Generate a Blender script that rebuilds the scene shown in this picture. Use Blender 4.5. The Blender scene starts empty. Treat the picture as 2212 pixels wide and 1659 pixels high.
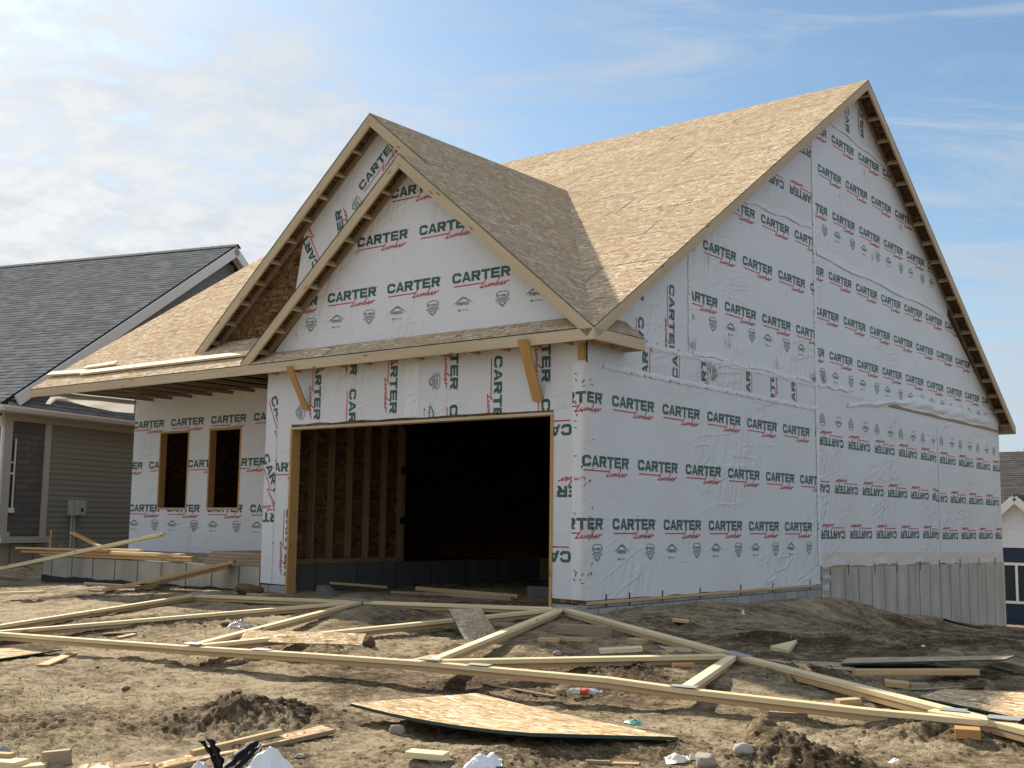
import bpy, math, random
import numpy as np
from mathutils import Vector, Matrix

random.seed(7)
R = math.radians
SC = bpy.context.scene
COL = SC.collection

# ------------------------------------------------------------------ camera
FPX, ROLL, PITCH, YAW = 2530.2, 0.0135, 0.1179, 0.6687      # solved from the photograph (2212 px wide frame)
CAM = np.array([8.0811, -11.7072, 1.0314])
_fw = np.array([-math.sin(YAW) * math.cos(PITCH), math.cos(YAW) * math.cos(PITCH), math.sin(PITCH)])
_rt0 = np.array([math.cos(YAW), math.sin(YAW), 0.0])
_up0 = np.cross(_rt0, _fw)
_rt = _rt0 * math.cos(ROLL) + _up0 * math.sin(ROLL)
_up = -_rt0 * math.sin(ROLL) + _up0 * math.cos(ROLL)
cd = bpy.data.cameras.new("camera")
cam = bpy.data.objects.new("camera", cd)
COL.objects.link(cam)
cd.sensor_width = 36.0
cd.lens = 36.0 * FPX / 2212.0
cd.clip_start, cd.clip_end = 0.1, 4000
M = Matrix.Identity(4)
for i in range(3):
    M[i][0], M[i][1], M[i][2], M[i][3] = _rt[i], _up[i], -_fw[i], CAM[i]
cam.matrix_world = M
SC.camera = cam

# ------------------------------------------------------------------ sun, sky, exposure
SUN = Vector((-1.0, 0.38, 0.75)).normalized()
SUN_EL = math.asin(SUN.z)
SUN_AZ = math.atan2(SUN.x, SUN.y)
sl = bpy.data.lights.new("sun", 'SUN')
sl.energy = 5.0
sl.angle = R(0.6)
sl.color = (1.0, 0.90, 0.74)
so = bpy.data.objects.new("sun", sl)
so.rotation_euler = SUN.to_track_quat('Z', 'Y').to_euler()
COL.objects.link(so)
SC.view_settings.view_transform = 'Standard'
SC.view_settings.look = 'None'
SC.view_settings.exposure = 0.80
SC.view_settings.gamma = 1.0


class NT:
    """tiny helper for node trees"""
    def __init__(self, tree):
        self.t = tree
        tree.nodes.clear()

    def n(self, kind, ins=None, **props):
        nd = self.t.nodes.new(kind)
        for k, v in props.items():
            setattr(nd, k, v)
        for k, v in (ins or {}).items():
            s = nd.inputs[k]
            if hasattr(v, 'is_linked'):
                self.t.links.new(v, s)
            else:
                s.default_value = v
        return nd

    def math(self, op, a, b=0.0, c=0.0, clamp=False):
        nd = self.t.nodes.new('ShaderNodeMath')
        nd.operation = op
        nd.use_clamp = clamp
        for i, v in enumerate((a, b, c)):
            if hasattr(v, 'is_linked'):
                self.t.links.new(v, nd.inputs[i])
            else:
                nd.inputs[i].default_value = v
        return nd.outputs[0]

    def mix(self, f, a, b, blend='MIX'):
        nd = self.t.nodes.new('ShaderNodeMix')
        nd.data_type = 'RGBA'
        nd.blend_type = blend
        for s, v in ((nd.inputs[0], f), (nd.inputs[6], a), (nd.inputs[7], b)):
            if hasattr(v, 'is_linked'):
                self.t.links.new(v, s)
            else:
                s.default_value = v if not isinstance(v, tuple) or len(v) == 4 else v + (1,)
        return nd.outputs[2]

    def ramp(self, fac, stops, interp='LINEAR'):
        nd = self.t.nodes.new('ShaderNodeValToRGB')
        nd.color_ramp.interpolation = interp
        e = nd.color_ramp.elements
        while len(e) < len(stops):
            e.new(0.5)
        for el, (p, c) in zip(e, stops):
            el.position = p
            el.color = c if len(c) == 4 else tuple(c) + (1,)
        self.t.links.new(fac, nd.inputs[0])
        return nd.outputs[0]

    def vec(self, x, y, z=0.0):
        nd = self.t.nodes.new('ShaderNodeCombineXYZ')
        for i, v in enumerate((x, y, z)):
            if hasattr(v, 'is_linked'):
                self.t.links.new(v, nd.inputs[i])
            else:
                nd.inputs[i].default_value = v
        return nd.outputs[0]

    def link(self, a, b):
        self.t.links.new(a, b)


w = bpy.data.worlds.new("World")
SC.world = w
w.use_nodes = True
n = NT(w.node_tree)
sky = n.n('ShaderNodeTexSky', sky_type='NISHITA', sun_disc=False, sun_elevation=SUN_EL,
          sun_rotation=SUN_AZ, air_density=1.0, dust_density=0.6, ozone_density=2.0)
tc = n.n('ShaderNodeTexCoord')
sp = n.n('ShaderNodeSeparateXYZ', {0: tc.outputs['Generated']})
dx, dy, dz = sp.outputs
zz = n.math('ADD', n.math('MAXIMUM', dz, 0.0), 0.16)
cu, cv = n.math('DIVIDE', dx, zz), n.math('DIVIDE', dy, zz)
# broken cloud bank toward the sun, cirrus streaks elsewhere
bank = n.n('ShaderNodeTexNoise', {'Vector': n.vec(cu, cv, 3.1), 'Scale': 1.05, 'Detail': 9.0, 'Roughness': 0.60, 'Distortion': 0.5})
puffs = n.n('ShaderNodeTexNoise', {'Vector': n.vec(n.math('MULTIPLY', cu, 1.0), n.math('MULTIPLY', cv, 1.0), 8.0), 'Scale': 9.5, 'Detail': 6.0, 'Roughness': 0.6})
ca, sa = math.cos(R(38)), math.sin(R(38))
ru = n.math('ADD', n.math('MULTIPLY', cu, ca), n.math('MULTIPLY', cv, sa))
rv = n.math('SUBTRACT', n.math('MULTIPLY', cv, ca), n.math('MULTIPLY', cu, sa))
cirrus = n.n('ShaderNodeTexNoise', {'Vector': n.vec(n.math('MULTIPLY', ru, 0.7), n.math('MULTIPLY', rv, 2.6), 1.7), 'Scale': 1.5, 'Detail': 12.0, 'Roughness': 0.66, 'Distortion': 1.3})
toward = n.math('ADD', n.math('MULTIPLY', dx, -0.94), n.math('MULTIPLY', dy, 0.34))         # 1 toward the sun's side
left = n.n('ShaderNodeMapRange', {'Value': toward, 'From Min': 0.77, 'From Max': 0.955}).outputs[0]
low = n.n('ShaderNodeMapRange', {'Value': dz, 'From Min': 0.34, 'From Max': 0.05}).outputs[0]
d1 = n.math('ADD', n.math('ADD', bank.outputs[0], n.math('MULTIPLY', left, 0.27)), n.math('MULTIPLY', n.math('SUBTRACT', puffs.outputs[0], 0.5), n.math('MULTIPLY', left, 0.95)))
d1 = n.math('ADD', d1, n.math('MULTIPLY', low, 0.17))
ahead = n.math('ADD', n.math('MULTIPLY', dx, -0.62), n.math('MULTIPLY', dy, 0.78))
behind = n.n('ShaderNodeMapRange', {'Value': ahead, 'From Min': 0.45, 'From Max': 0.0}).outputs[0]  # unseen cloud behind the camera, added and brightened to fill shaded walls
d1 = n.math('ADD', d1, n.math('MULTIPLY', behind, 0.36))
c1 = n.n('ShaderNodeMapRange', {'Value': d1, 'From Min': 0.52, 'From Max': 0.80}, interpolation_type='SMOOTHSTEP').outputs[0]
c2 = n.n('ShaderNodeMapRange', {'Value': n.math('ADD', cirrus.outputs[0], n.math('MULTIPLY', low, 0.24)), 'From Min': 0.45, 'From Max': 0.76}, interpolation_type='SMOOTHSTEP').outputs[0]
cover = n.math('SUBTRACT', 1.0, n.math('MULTIPLY', n.math('SUBTRACT', 1.0, n.math('MULTIPLY', c1, 0.93)), n.math('SUBTRACT', 1.0, n.math('MULTIPLY', c2, 0.78))))
dens = n.n('ShaderNodeMapRange', {'Value': puffs.outputs[0], 'From Min': 0.36, 'From Max': 0.60}).outputs[0]
ccol = n.mix(n.math('MULTIPLY', left, n.math('ADD', 0.45, n.math('MULTIPLY', dens, 0.55))), (5.3, 6.0, 6.9, 1), (8.6, 8.7, 8.7, 1))
skyc = n.mix(1.0, sky.outputs[0], (1.10, 1.21, 1.20, 1), 'MULTIPLY')
ccol = n.mix(n.math('MULTIPLY', behind, 0.9), ccol, (6.3, 6.95, 7.8, 1))
final = n.mix(cover, skyc, ccol)
bg = n.n('ShaderNodeBackground', {'Color': final, 'Strength': 0.0605})
n.link(bg.outputs[0], n.n('ShaderNodeOutputWorld').inputs[0])


# ------------------------------------------------------------------ pixel <-> point helpers used only to read places off the photo
def ray(u, v):
    return _fw + _rt * (u - 1106) / FPX - _up * (v - 829.5) / FPX


def on_plane(u, v, nrm, c):
    nrm = np.array(nrm, float)
    D = ray(u, v)
    return CAM + (c - nrm @ CAM) / (nrm @ D) * D


# ------------------------------------------------------------------ terrain height
def _hash(ix, iy, seed):
    h = (ix.astype(np.int64) * 374761393 + iy.astype(np.int64) * 668265263 + seed * 974634777) & 0xffffffff
    h = ((h ^ (h >> 13)) * 1274126177) & 0xffffffff
    return ((h ^ (h >> 16)) & 0xffff) / 65535.0


def vnoise(x, y, seed):
    ix, iy = np.floor(x), np.floor(y)
    fx, fy = x - ix, y - iy
    fx = fx * fx * fx * (fx * (fx * 6 - 15) + 10)
    fy = fy * fy * fy * (fy * (fy * 6 - 15) + 10)
    a, b = _hash(ix, iy, seed), _hash(ix + 1, iy, seed)
    c, d = _hash(ix, iy + 1, seed), _hash(ix + 1, iy + 1, seed)
    return (a + (b - a) * fx) * (1 - fy) + (c + (d - c) * fx) * fy - 0.5


def fbm(x, y, freq, octs, seed, gain=0.5):
    s, amp = 0.0, 1.0
    for o in range(octs):
        ca_, sa_ = math.cos(o * 1.1 + .3), math.sin(o * 1.1 + .3)
        s = s + amp * vnoise((x * ca_ - y * sa_) * freq + o * 17.3, (x * sa_ + y * ca_) * freq - o * 9.1, seed + o)
        freq *= 2.03
        amp *= gain
    return s


# mounds of loose soil: (pixel u, v of the base, radius m, height m)
MOUND_PX = [(505, 1562, .30, .09), (545, 1566, .30, .08), (640, 1550, .24, .08), (585, 1572, .45, .05), (420, 1562, .5, .05), (110, 1570, .75, .07), (250, 1578, .6, .05),
            (1640, 1625, .16, .15), (1668, 1640, .22, .12), (1720, 1656, .30, .09), (1600, 1664, .30, .06), (1800, 1690, .4, .07), (1230, 1608, .55, .07), (1420, 1615, .5, .05),
            (1640, 1378, .40, .07), (1850, 1372, .5, .06), (2120, 1390, .6, .06), (1100, 1660, .45, .07), (1330, 1465, .55, .05),
            (1750, 1460, .5, .07), (985, 1405, .35, .05), (1180, 1400, .35, .05), (860, 1650, .4, .06), (300, 1350, .8, .05), (1960, 1575, .4, .05),
            (2130, 1585, .5, .05), (560, 1640, .4, .05), (1440, 1345, .5, .05), (690, 1400, .4, .05)]


def base_height(x, y):
    x, y = np.asarray(x, float), np.asarray(y, float)
    front = np.interp(y, [-60, -12, -8, -5.3, -3, -1, 0, 60], [-.9, -.60, -.48, -.365, -.195, -.065, -.05, -.05])
    side = np.interp(y, [0, 1.2, 2.5, 4.0, 6.0, 7.1, 7.3, 8.6, 10, 11.5, 12.6, 17.1, 31, 80], [-.06, -.03, -.03, -.11, -.16, -.20, -.27, -.46, -.56, -.76, -.87, -1.21, -2.25, -3.0])
    side2 = np.interp(y, [0, 1.5, 3, 4.5, 6.0, 8.6, 10, 12.6, 17.1, 31, 80], [-.06, -.13, -.25, -.37, -.48, -.66, -.77, -1.00, -1.40, -2.35, -3.0])
    k2 = np.clip((x - .45) / 1.3, 0, 1)
    side = side + (side2 - side) * k2 * k2 * (3 - 2 * k2)
    k = np.clip((x + 0.25) / 0.2, 0, 1)
    k = k * k * (3 - 2 * k)
    k = np.maximum(k, np.clip((y - 17.15) / .3, 0, 1))
    h = front + (side + .06) * k * (y > 0)
    h = h - 0.012 * np.clip(x, 0, 30) * np.clip(y / 6, 0, 1)
    kl = np.clip((-5.9 - x) / 6.2, 0, 1)
    h = h - 0.09 * kl * np.clip((y + 6) / 4, 0, 1) * (x > -12.4) 
    kn = np.clip((-12.6 - x) / 2.4, 0, 1)
    h = h + (0.16 * kn - 0.09 * (x <= -12.4)) * np.clip((y + 4) / 4, 0, 1)
    # cut bank of soil against the garage blocks
    bank_ = np.exp(-((x - .30) / .26) ** 2) * np.clip((y - .3) / 1.0, 0, 1) * np.clip((7.3 - y) / 1.2, 0, 1)
    return h + bank_ * np.interp(y, [0, 3.5, 5.0, 7.2], [.0, .01, .06, .09])


MOUNDS = []
for (u, v, r, hh) in MOUND_PX:
    D = ray(u, v)
    ts = np.arange(4, 70, .01)
    P = CAM[None] + ts[:, None] * D[None]
    i = int(np.argmax(P[:, 2] < base_height(P[:, 0], P[:, 1])))
    MOUNDS.append((P[i, 0], P[i, 1], r, hh))


def mound_mask(x, y):
    m = np.zeros_like(x)
    for (mx, my, r, hh) in MOUNDS:
        q = ((x - mx) ** 2 + (y - my) ** 2) / (r * r)
        m = np.maximum(m, .75 * np.exp(-1.3 * q) * min(1.0, hh / .08))
    return m


def height(x, y, fine=True):
    x, y = np.asarray(x, float), np.asarray(y, float)
    h = base_height(x, y)
    near_wall = np.clip(np.minimum(np.abs(y + .1) / .8, 1), 0.25, 1)
    m = np.zeros_like(x)
    for (mx, my, r, hh) in MOUNDS:
        q = ((x - mx) ** 2 + (y - my) ** 2) / (r * r)
        m = m + hh * np.exp(-1.6 * q)
    h = h + .055 * near_wall * fbm(x, y, .55, 3, 11) + m
    h = h + near_wall * .045 * (.20 - np.abs(fbm(x + .3 * y, y - .3 * x, 1.15, 2, 23)))
    if fine:
        mm = np.clip(m / .05, 0, 1)
        rough = .30 + .70 * np.clip(fbm(x, y, .8, 3, 91) * 2.4 + .40, 0, 1)
        wx, wy = x + .05 * fbm(x, y, 6, 2, 7), y + .05 * fbm(x, y, 6, 2, 8)
        h = h + rough * .060 * (.20 - np.abs(fbm(wx, wy, 2.6, 3, 31)))
        h = h + rough * .036 * (.22 - np.abs(fbm(wx, wy, 6.5, 3, 41, .55))) * (1 + 1.6 * mm)
        h = h + (.35 + .65 * rough) * .017 * (.25 - np.abs(fbm(wx, wy, 15.0, 3, 51, .6))) * (1 + 2.2 * mm)
    return h


def at(u, v, dz=0.0, fine=False):
    """the point of the ground (plus dz) that the photo shows at pixel u, v"""
    D = ray(u, v)
    ts = np.concatenate([np.arange(4, 20, .004), np.arange(20, 80, .02)])
    P = CAM[None] + ts[:, None] * D[None]
    i = int(np.argmax(P[:, 2] < height(P[:, 0], P[:, 1], fine) + dz))
    return P[i].copy()


def crop(ox, oy):
    return lambda x, y: (ox / 1.82278 + x / 3.6655, oy / 1.82278 + y / 3.6655)


# ------------------------------------------------------------------ materials
def new_mat(name):
    m = bpy.data.materials.new(name)
    m.use_nodes = True
    return m, NT(m.node_tree)


def finish(nt, color, rough=0.8, bump=None, bump_strength=0.3, bump_dist=0.01, spec=0.3, **extra):
    b = nt.n('ShaderNodeBsdfPrincipled')
    for k, v in (('Base Color', color), ('Roughness', rough), ('Specular IOR Level', spec)):
        if hasattr(v, 'is_linked'):
            nt.link(v, b.inputs[k])
        else:
            b.inputs[k].default_value = v if not isinstance(v, tuple) or len(v) == 4 else v + (1,)
    for k, v in extra.items():
        b.inputs[k.replace('_', ' ')].default_value = v
    if bump is not None:
        bn = nt.n('ShaderNodeBump', {'Height': bump, 'Strength': bump_strength, 'Distance': bump_dist})
        nt.link(bn.outputs[0], b.inputs['Normal'])
    nt.link(b.outputs[0], nt.n('ShaderNodeOutputMaterial').inputs[0])
    return b


def uv(nt, sx=1.0, sy=1.0, rot=0.0, per_object=False):
    t = nt.n('ShaderNodeUVMap')
    mp = nt.n('ShaderNodeMapping', {'Vector': t.outputs[0], 'Rotation': (0, 0, rot), 'Scale': (sx, sy, 1)})
    if rot:
        r_ = nt.n('ShaderNodeMapping', {'Vector': t.outputs[0], 'Rotation': (0, 0, rot)})
        mp = nt.n('ShaderNodeMapping', {'Vector': r_.outputs[0], 'Scale': (sx, sy, 1)})
    return mp.outputs[0]


def mat_osb(name, tint=(1, 1, 1), seams=False, bright=1.0, k=1.0, con=1.0):
    m, n = new_mat(name)
    base = None
    warp = n.n('ShaderNodeTexNoise', {'Vector': uv(n, 1, 1), 'Scale': 9.0, 'Detail': 2.0})
    layers = [(0.22, 7, 25), (-0.30, 8, 28), (0.9, 8, 22), (-1.1, 9, 26), (0.02, 6, 30)]
    prev, prevv = None, None
    for i, (rot, sx, sy) in enumerate(layers):
        vec = n.n('ShaderNodeVectorMath', {0: uv(n, sx * k, sy * k, rot), 1: n.n('ShaderNodeVectorMath', {0: warp.outputs['Color'], 1: (1.4, 1.4, 0)}, operation='MULTIPLY').outputs[0]}, operation='ADD')
        vo = n.n('ShaderNodeTexVoronoi', {'Vector': vec.outputs[0], 'Scale': 1.0, 'Randomness': 1.0})
        sep = n.n('ShaderNodeSeparateColor', {0: vo.outputs['Color']})
        val = sep.outputs[0]
        if prevv is None:
            prevv = val
            edge = vo.outputs['Distance']
        else:
            gate = n.math('GREATER_THAN', sep.outputs[1], 0.52)
            prevv = n.n('ShaderNodeMix', {0: gate, 2: prevv, 3: val}).outputs[0]
            edge = n.n('ShaderNodeMix', {0: gate, 2: edge, 3: vo.outputs['Distance']}).outputs[0]
    big = n.n('ShaderNodeTexNoise', {'Vector': uv(n, 0.55, 0.9), 'Scale': 1.0, 'Detail': 3.0})
    grain = n.n('ShaderNodeTexNoise', {'Vector': uv(n, 18, 160, 0.1), 'Scale': 1.0, 'Detail': 2.0})
    t = [tuple(c * k * bright for c, k in zip(col, tint)) for col in
         ((.110, .062, .030), (.315, .205, .110), (.450, .325, .200), (.590, .460, .310), (.90, .80, .64))]
    t = [tuple(m_ + (c_ - m_) * con for c_, m_ in zip(q, t[2])) for q in t]
    c = n.ramp(prevv, [(0.0, t[0]), (0.12, t[1]), (0.45, t[2]), (0.80, t[3]), (1.0, t[4])])
    c = n.mix(n.math('MULTIPLY', grain.outputs[0], 0.35), c, t[1])
    c = n.mix(n.math('MULTIPLY', n.math('SUBTRACT', big.outputs[0], 0.35, clamp=True), 0.8), c, tuple(v * .8 for v in t[2]))
    bumph = n.math('ADD', prevv, n.math('MULTIPLY', edge, -0.3))
    if seams:
        br = n.n('ShaderNodeTexBrick', {'Vector': uv(n), 'Color1': (0, 0, 0, 1), 'Color2': (.25, .25, .25, 1), 'Mortar': (1, 1, 1, 1), 'Scale': 1.0, 'Mortar Size': 0.016,
                                        'Mortar Smooth': 0.2, 'Brick Width': 2.44, 'Row Height': 1.22})
        br.offset = 0.5
        f = n.n('ShaderNodeSeparateColor', {0: br.outputs['Color']}).outputs[0]
        brk = n.n('ShaderNodeTexNoise', {'Vector': uv(n, 1.7, 1.7), 'Scale': 1.0, 'Detail': 3.0})
        f2 = n.math('MULTIPLY', n.math('GREATER_THAN', f, 0.5), n.math('MULTIPLY', n.math('SUBTRACT', brk.outputs[0], 0.34, clamp=True), 3.4, clamp=True), clamp=True)
        tone = n.math('MULTIPLY', n.math('MULTIPLY', f, n.math('LESS_THAN', f, 0.5)), 1.5)
        c = n.mix(tone, c, tuple(v * .7 for v in t[2]))
        c = n.mix(n.math('MULTIPLY', f2, 0.8), c, (.035, .03, .022))
    finish(n, c, n.math('ADD', 0.72, n.math('MULTIPLY', prevv, 0.15)), bumph, 0.4, 0.005, spec=0.0)
    return m


def mat_lumber(name, lo, hi, knots=True):
    m, n = new_mat(name)
    oi = n.n('ShaderNodeObjectInfo')
    g = n.n('ShaderNodeTexNoise', {'Vector': uv(n, 1.3, 42), 'Scale': 1.0, 'Detail': 4.0, 'Roughness': 0.6, 'Distortion': 0.25})
    g2 = n.n('ShaderNodeTexNoise', {'Vector': uv(n, 0.7, 6), 'Scale': 1.0, 'Detail': 3.0})
    c = n.ramp(n.math('ADD', n.math('MULTIPLY', g.outputs[0], 0.6), n.math('MULTIPLY', g2.outputs[0], 0.4)), [(0.30, lo), (0.68, hi)])
    c = n.mix(n.math('MULTIPLY', oi.outputs['Random'], 0.35), c, tuple(v * .72 for v in lo))
    if knots:
        vo = n.n('ShaderNodeTexVoronoi', {'Vector': uv(n, 2.1, 9), 'Scale': 1.0})
        kf = n.n('ShaderNodeMapRange', {'Value': vo.outputs['Distance'], 'From Min': 0.13, 'From Max': 0.07}).outputs[0]
        c = n.mix(n.math('MULTIPLY', kf, 0.75), c, (.13, .062, .025))
    finish(n, c, 0.75, g.outputs[0], 0.2, 0.003, spec=0.12)
    return m


def mat_wrap(name, col=(.69, .70, .72), dirt=0.0, ink=None, tan=0.0):
    m, n = new_mat(name)
    u1 = uv(n)
    folds = n.n('ShaderNodeTexNoise', {'Vector': uv(n, 6.5, 0.42, 0.30), 'Scale': 1.0, 'Detail': 1.5, 'Roughness': 0.45, 'Distortion': 0.35})
    f2 = n.n('ShaderNodeTexNoise', {'Vector': uv(n, 0.6, 3.0, -0.25), 'Scale': 1.0, 'Detail': 2.0, 'Distortion': 0.6})
    ridge = n.math('ABSOLUTE', n.math('SUBTRACT', folds.outputs[0], 0.5))
    ridge = n.math('MULTIPLY', n.math('SUBTRACT', 0.09, ridge, clamp=True), 9.0)
    ridge2 = n.math('ABSOLUTE', n.math('SUBTRACT', f2.outputs[0], 0.5))
    ridge2 = n.math('MULTIPLY', n.math('SUBTRACT', 0.05, ridge2, clamp=True), 12.0)
    where = n.n('ShaderNodeTexNoise', {'Vector': uv(n, 0.55, 0.55), 'Scale': 1.0, 'Detail': 2.0})
    wm = n.math('MULTIPLY', n.math('SUBTRACT', where.outputs[0], 0.46, clamp=True), 5.0, clamp=True)
    slack = n.n('ShaderNodeTexNoise', {'Vector': uv(n, 1.1, 1.3), 'Scale': 1.0, 'Detail': 2.0})
    hgt = n.math('ADD', n.math('MULTIPLY', n.math('ADD', ridge, ridge2), wm), n.math('MULTIPLY', slack.outputs[0], 1.6))
    weave = n.n('ShaderNodeTexBrick', {'Vector': u1, 'Color1': (.35, .35, .35, 1), 'Color2': (.65, .65, .65, 1), 'Mortar': (0, 0, 0, 1), 'Scale': 1.0, 'Mortar Size': 0.0035,
                                       'Brick Width': 0.04, 'Row Height': 0.022})
    wv = n.n('ShaderNodeSeparateColor', {0: weave.outputs['Color']}).outputs[0]
    hz = n.n('ShaderNodeTexNoise', {'Vector': uv(n, 90, 2.5), 'Scale': 1.0, 'Detail': 2.0})
    hx = n.n('ShaderNodeTexNoise', {'Vector': uv(n, 2.5, 90), 'Scale': 1.0, 'Detail': 2.0})
    stain = n.n('ShaderNodeTexNoise', {'Vector': uv(n, 0.9, 0.7), 'Scale': 1.0, 'Detail': 6.0, 'Roughness': 0.65})
    if ink is None:
        c = n.mix(n.math('MULTIPLY', wv, 0.16), col, tuple(v * .72 for v in col))
        c = n.mix(n.math('MULTIPLY', n.math('ADD', hz.outputs[0], hx.outputs[0]), 0.16), c, tuple(v * .70 for v in col))
        c = n.mix(n.math('MULTIPLY', n.math('SUBTRACT', stain.outputs[0], 0.40, clamp=True), 0.55), c, (.50, .46, .40))
        if tan:
            c = n.mix(tan, c, (.56, .43, .33))
        if dirt:
            sp_ = n.n('ShaderNodeTexNoise', {'Vector': uv(n, 5.0, 3.4), 'Scale': 1.0, 'Detail': 5.0, 'Roughness': 0.7})
            df = n.math('MULTIPLY', n.math('SUBTRACT', sp_.outputs[0], 0.62, clamp=True), dirt * 9, clamp=True)
            df = n.math('MULTIPLY', df, n.math('MULTIPLY', n.math('SUBTRACT', where.outputs[0], 0.42, clamp=True), 5.0, clamp=True))
            c = n.mix(df, c, (.23, .17, .09))
    else:
        fade = n.n('ShaderNodeTexNoise', {'Vector': uv(n, 7, 30), 'Scale': 1.0, 'Detail': 3.0})
        c = n.mix(n.math('MULTIPLY', n.math('SUBTRACT', fade.outputs[0], 0.38, clamp=True), 0.7), ink, (.42, .43, .43))
    finish(n, c, 0.42, n.math('ADD', hgt, n.math('MULTIPLY', wv, 0.02)), 0.8, 0.017, spec=0.3)
    return m


def mat_plain(name, col, rough=0.7, var=0.15, scale=6.0, bump=0.1, spec=0.3, metallic=0.0):
    m, n = new_mat(name)
    a = n.n('ShaderNodeTexNoise', {'Vector': uv(n), 'Scale': scale, 'Detail': 5.0, 'Roughness': 0.6})
    c = n.mix(n.math('MULTIPLY', n.math('SUBTRACT', a.outputs[0], 0.3, clamp=True), var * 4, clamp=True), col, tuple(v * .62 for v in col))
    b = finish(n, c, rough, a.outputs[0], bump, 0.01, spec=spec)
    b.inputs['Metallic'].default_value = metallic
    return m


def mat_concrete(name, joints=0.61, col=(.41, .385, .34)):
    m, n = new_mat(name)
    a = n.n('ShaderNodeTexNoise', {'Vector': uv(n, 1.2, 0.6), 'Scale': 1.3, 'Detail': 7.0, 'Roughness': 0.65})
    s = n.n('ShaderNodeTexNoise', {'Vector': uv(n, 4, 1.0), 'Scale': 1.0, 'Detail': 5.0})
    br = n.n('ShaderNodeTexBrick', {'Vector': uv(n), 'Color1': (0, 0, 0, 1), 'Color2': (.06, .06, .06, 1), 'Mortar': (1, 1, 1, 1), 'Scale': 1.0, 'Mortar Size': 0.022,
                                    'Mortar Smooth': 0.3, 'Brick Width': joints, 'Row Height': 60.0})
    br.offset = 0.0
    j = n.n('ShaderNodeSeparateColor', {0: br.outputs['Color']}).outputs[0]
    jl = n.math('MULTIPLY', n.math('GREATER_THAN', j, 0.5), n.math('ADD', 0.45, n.math('MULTIPLY', s.outputs[0], 0.5)), clamp=True)
    c = n.ramp(n.math('ADD', n.math('MULTIPLY', a.outputs[0], 0.6), n.math('MULTIPLY', s.outputs[0], 0.4)), [(0.33, tuple(v * .70 for v in col)), (0.62, tuple(v * 1.12 for v in col))])
    c = n.mix(n.math('MULTIPLY', j, 0.5), c, tuple(v * .8 for v in col))
    rust = n.n('ShaderNodeTexNoise', {'Vector': uv(n, 1.6, 0.22), 'Scale': 1.0, 'Detail': 2.0})
    c = n.mix(n.math('MULTIPLY', n.math('SUBTRACT', rust.outputs[0], 0.60, clamp=True), 3.0, clamp=True), c, (.25, .19, .13))
    c = n.mix(jl, c, (.055, .052, .046))
    finish(n, c, 0.85, n.math('ADD', n.math('MULTIPLY', a.outputs[0], 0.6), n.math('MULTIPLY', jl, -0.6)), 0.15, 0.006)
    return m


def mat_brick(name, bw, rh, c1, c2, mortar, ms=0.01, rough=0.85, offset=0.5, bump=0.4, noise=0.25, spec=0.2):
    m, n = new_mat(name)
    br = n.n('ShaderNodeTexBrick', {'Vector': uv(n), 'Color1': c1 + (1,), 'Color2': c2 + (1,), 'Mortar': mortar + (1,), 'Scale': 1.0, 'Mortar Size': ms,
                                    'Mortar Smooth': 0.2, 'Brick Width': bw, 'Row Height': rh})
    br.offset = offset
    a = n.n('ShaderNodeTexNoise', {'Vector': uv(n), 'Scale': 9.0, 'Detail': 6.0, 'Roughness': 0.7})
    c = n.mix(n.math('MULTIPLY', a.outputs[0], noise), br.outputs['Color'], tuple(v * .45 for v in c1))
    h = n.math('ADD', n.math('MULTIPLY', n.math('SUBTRACT', 1.0, br.outputs['Fac']), 1.0), n.math('MULTIPLY', a.outputs[0], 0.5))
    finish(n, c, rough, h, bump, 0.01, spec=spec)
    return m


def mat_shingle(name, col):
    """staggered tabs of random tone, each course with a dark butt line"""
    m, n = new_mat(name)
    t = n.n('ShaderNodeSeparateXYZ', {0: uv(n)})
    hgt = .165
    rowf = n.math('DIVIDE', t.outputs[1], hgt)
    row = n.math('FLOOR', rowf)
    fr = n.math('FRACT', rowf)
    sh = n.n('ShaderNodeTexWhiteNoise', {'W': row}, noise_dimensions='1D').outputs[0]
    x = n.math('ADD', n.math('MULTIPLY', t.outputs[0], 4.2), n.math('MULTIPLY', sh, 9.0))
    wn_ = n.n('ShaderNodeTexWhiteNoise', {'Vector': n.vec(n.math('FLOOR', x), row)}, noise_dimensions='2D')
    tab = wn_.outputs[0]
    dbl = n.math('GREATER_THAN', n.n('ShaderNodeSeparateColor', {0: wn_.outputs[1]}).outputs[1], 0.42)
    line = n.n('ShaderNodeMapRange', {'Value': fr, 'From Min': 0.34, 'From Max': 0.10}).outputs[0]
    line = n.math('MULTIPLY', line, n.math('ADD', 0.55, n.math('MULTIPLY', dbl, 0.42)))
    big = n.n('ShaderNodeTexNoise', {'Vector': uv(n), 'Scale': 0.5, 'Detail': 4.0})
    gr = n.n('ShaderNodeTexNoise', {'Vector': uv(n), 'Scale': 60.0, 'Detail': 2.0})
    c = n.mix(tab, tuple(v * .74 for v in col), tuple(v * 1.22 for v in col))
    c = n.mix(n.math('MULTIPLY', big.outputs[0], 0.35), c, tuple(v * .7 for v in col))
    c = n.mix(n.math('MULTIPLY', gr.outputs[0], 0.4), c, tuple(v * .6 for v in col))
    c = n.mix(line, c, tuple(v * .16 for v in col))
    finish(n, c, 1.0, n.math('SUBTRACT', n.math('MULTIPLY', dbl, 0.3), line), 0.5, 0.01, spec=0.0)
    return m


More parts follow.
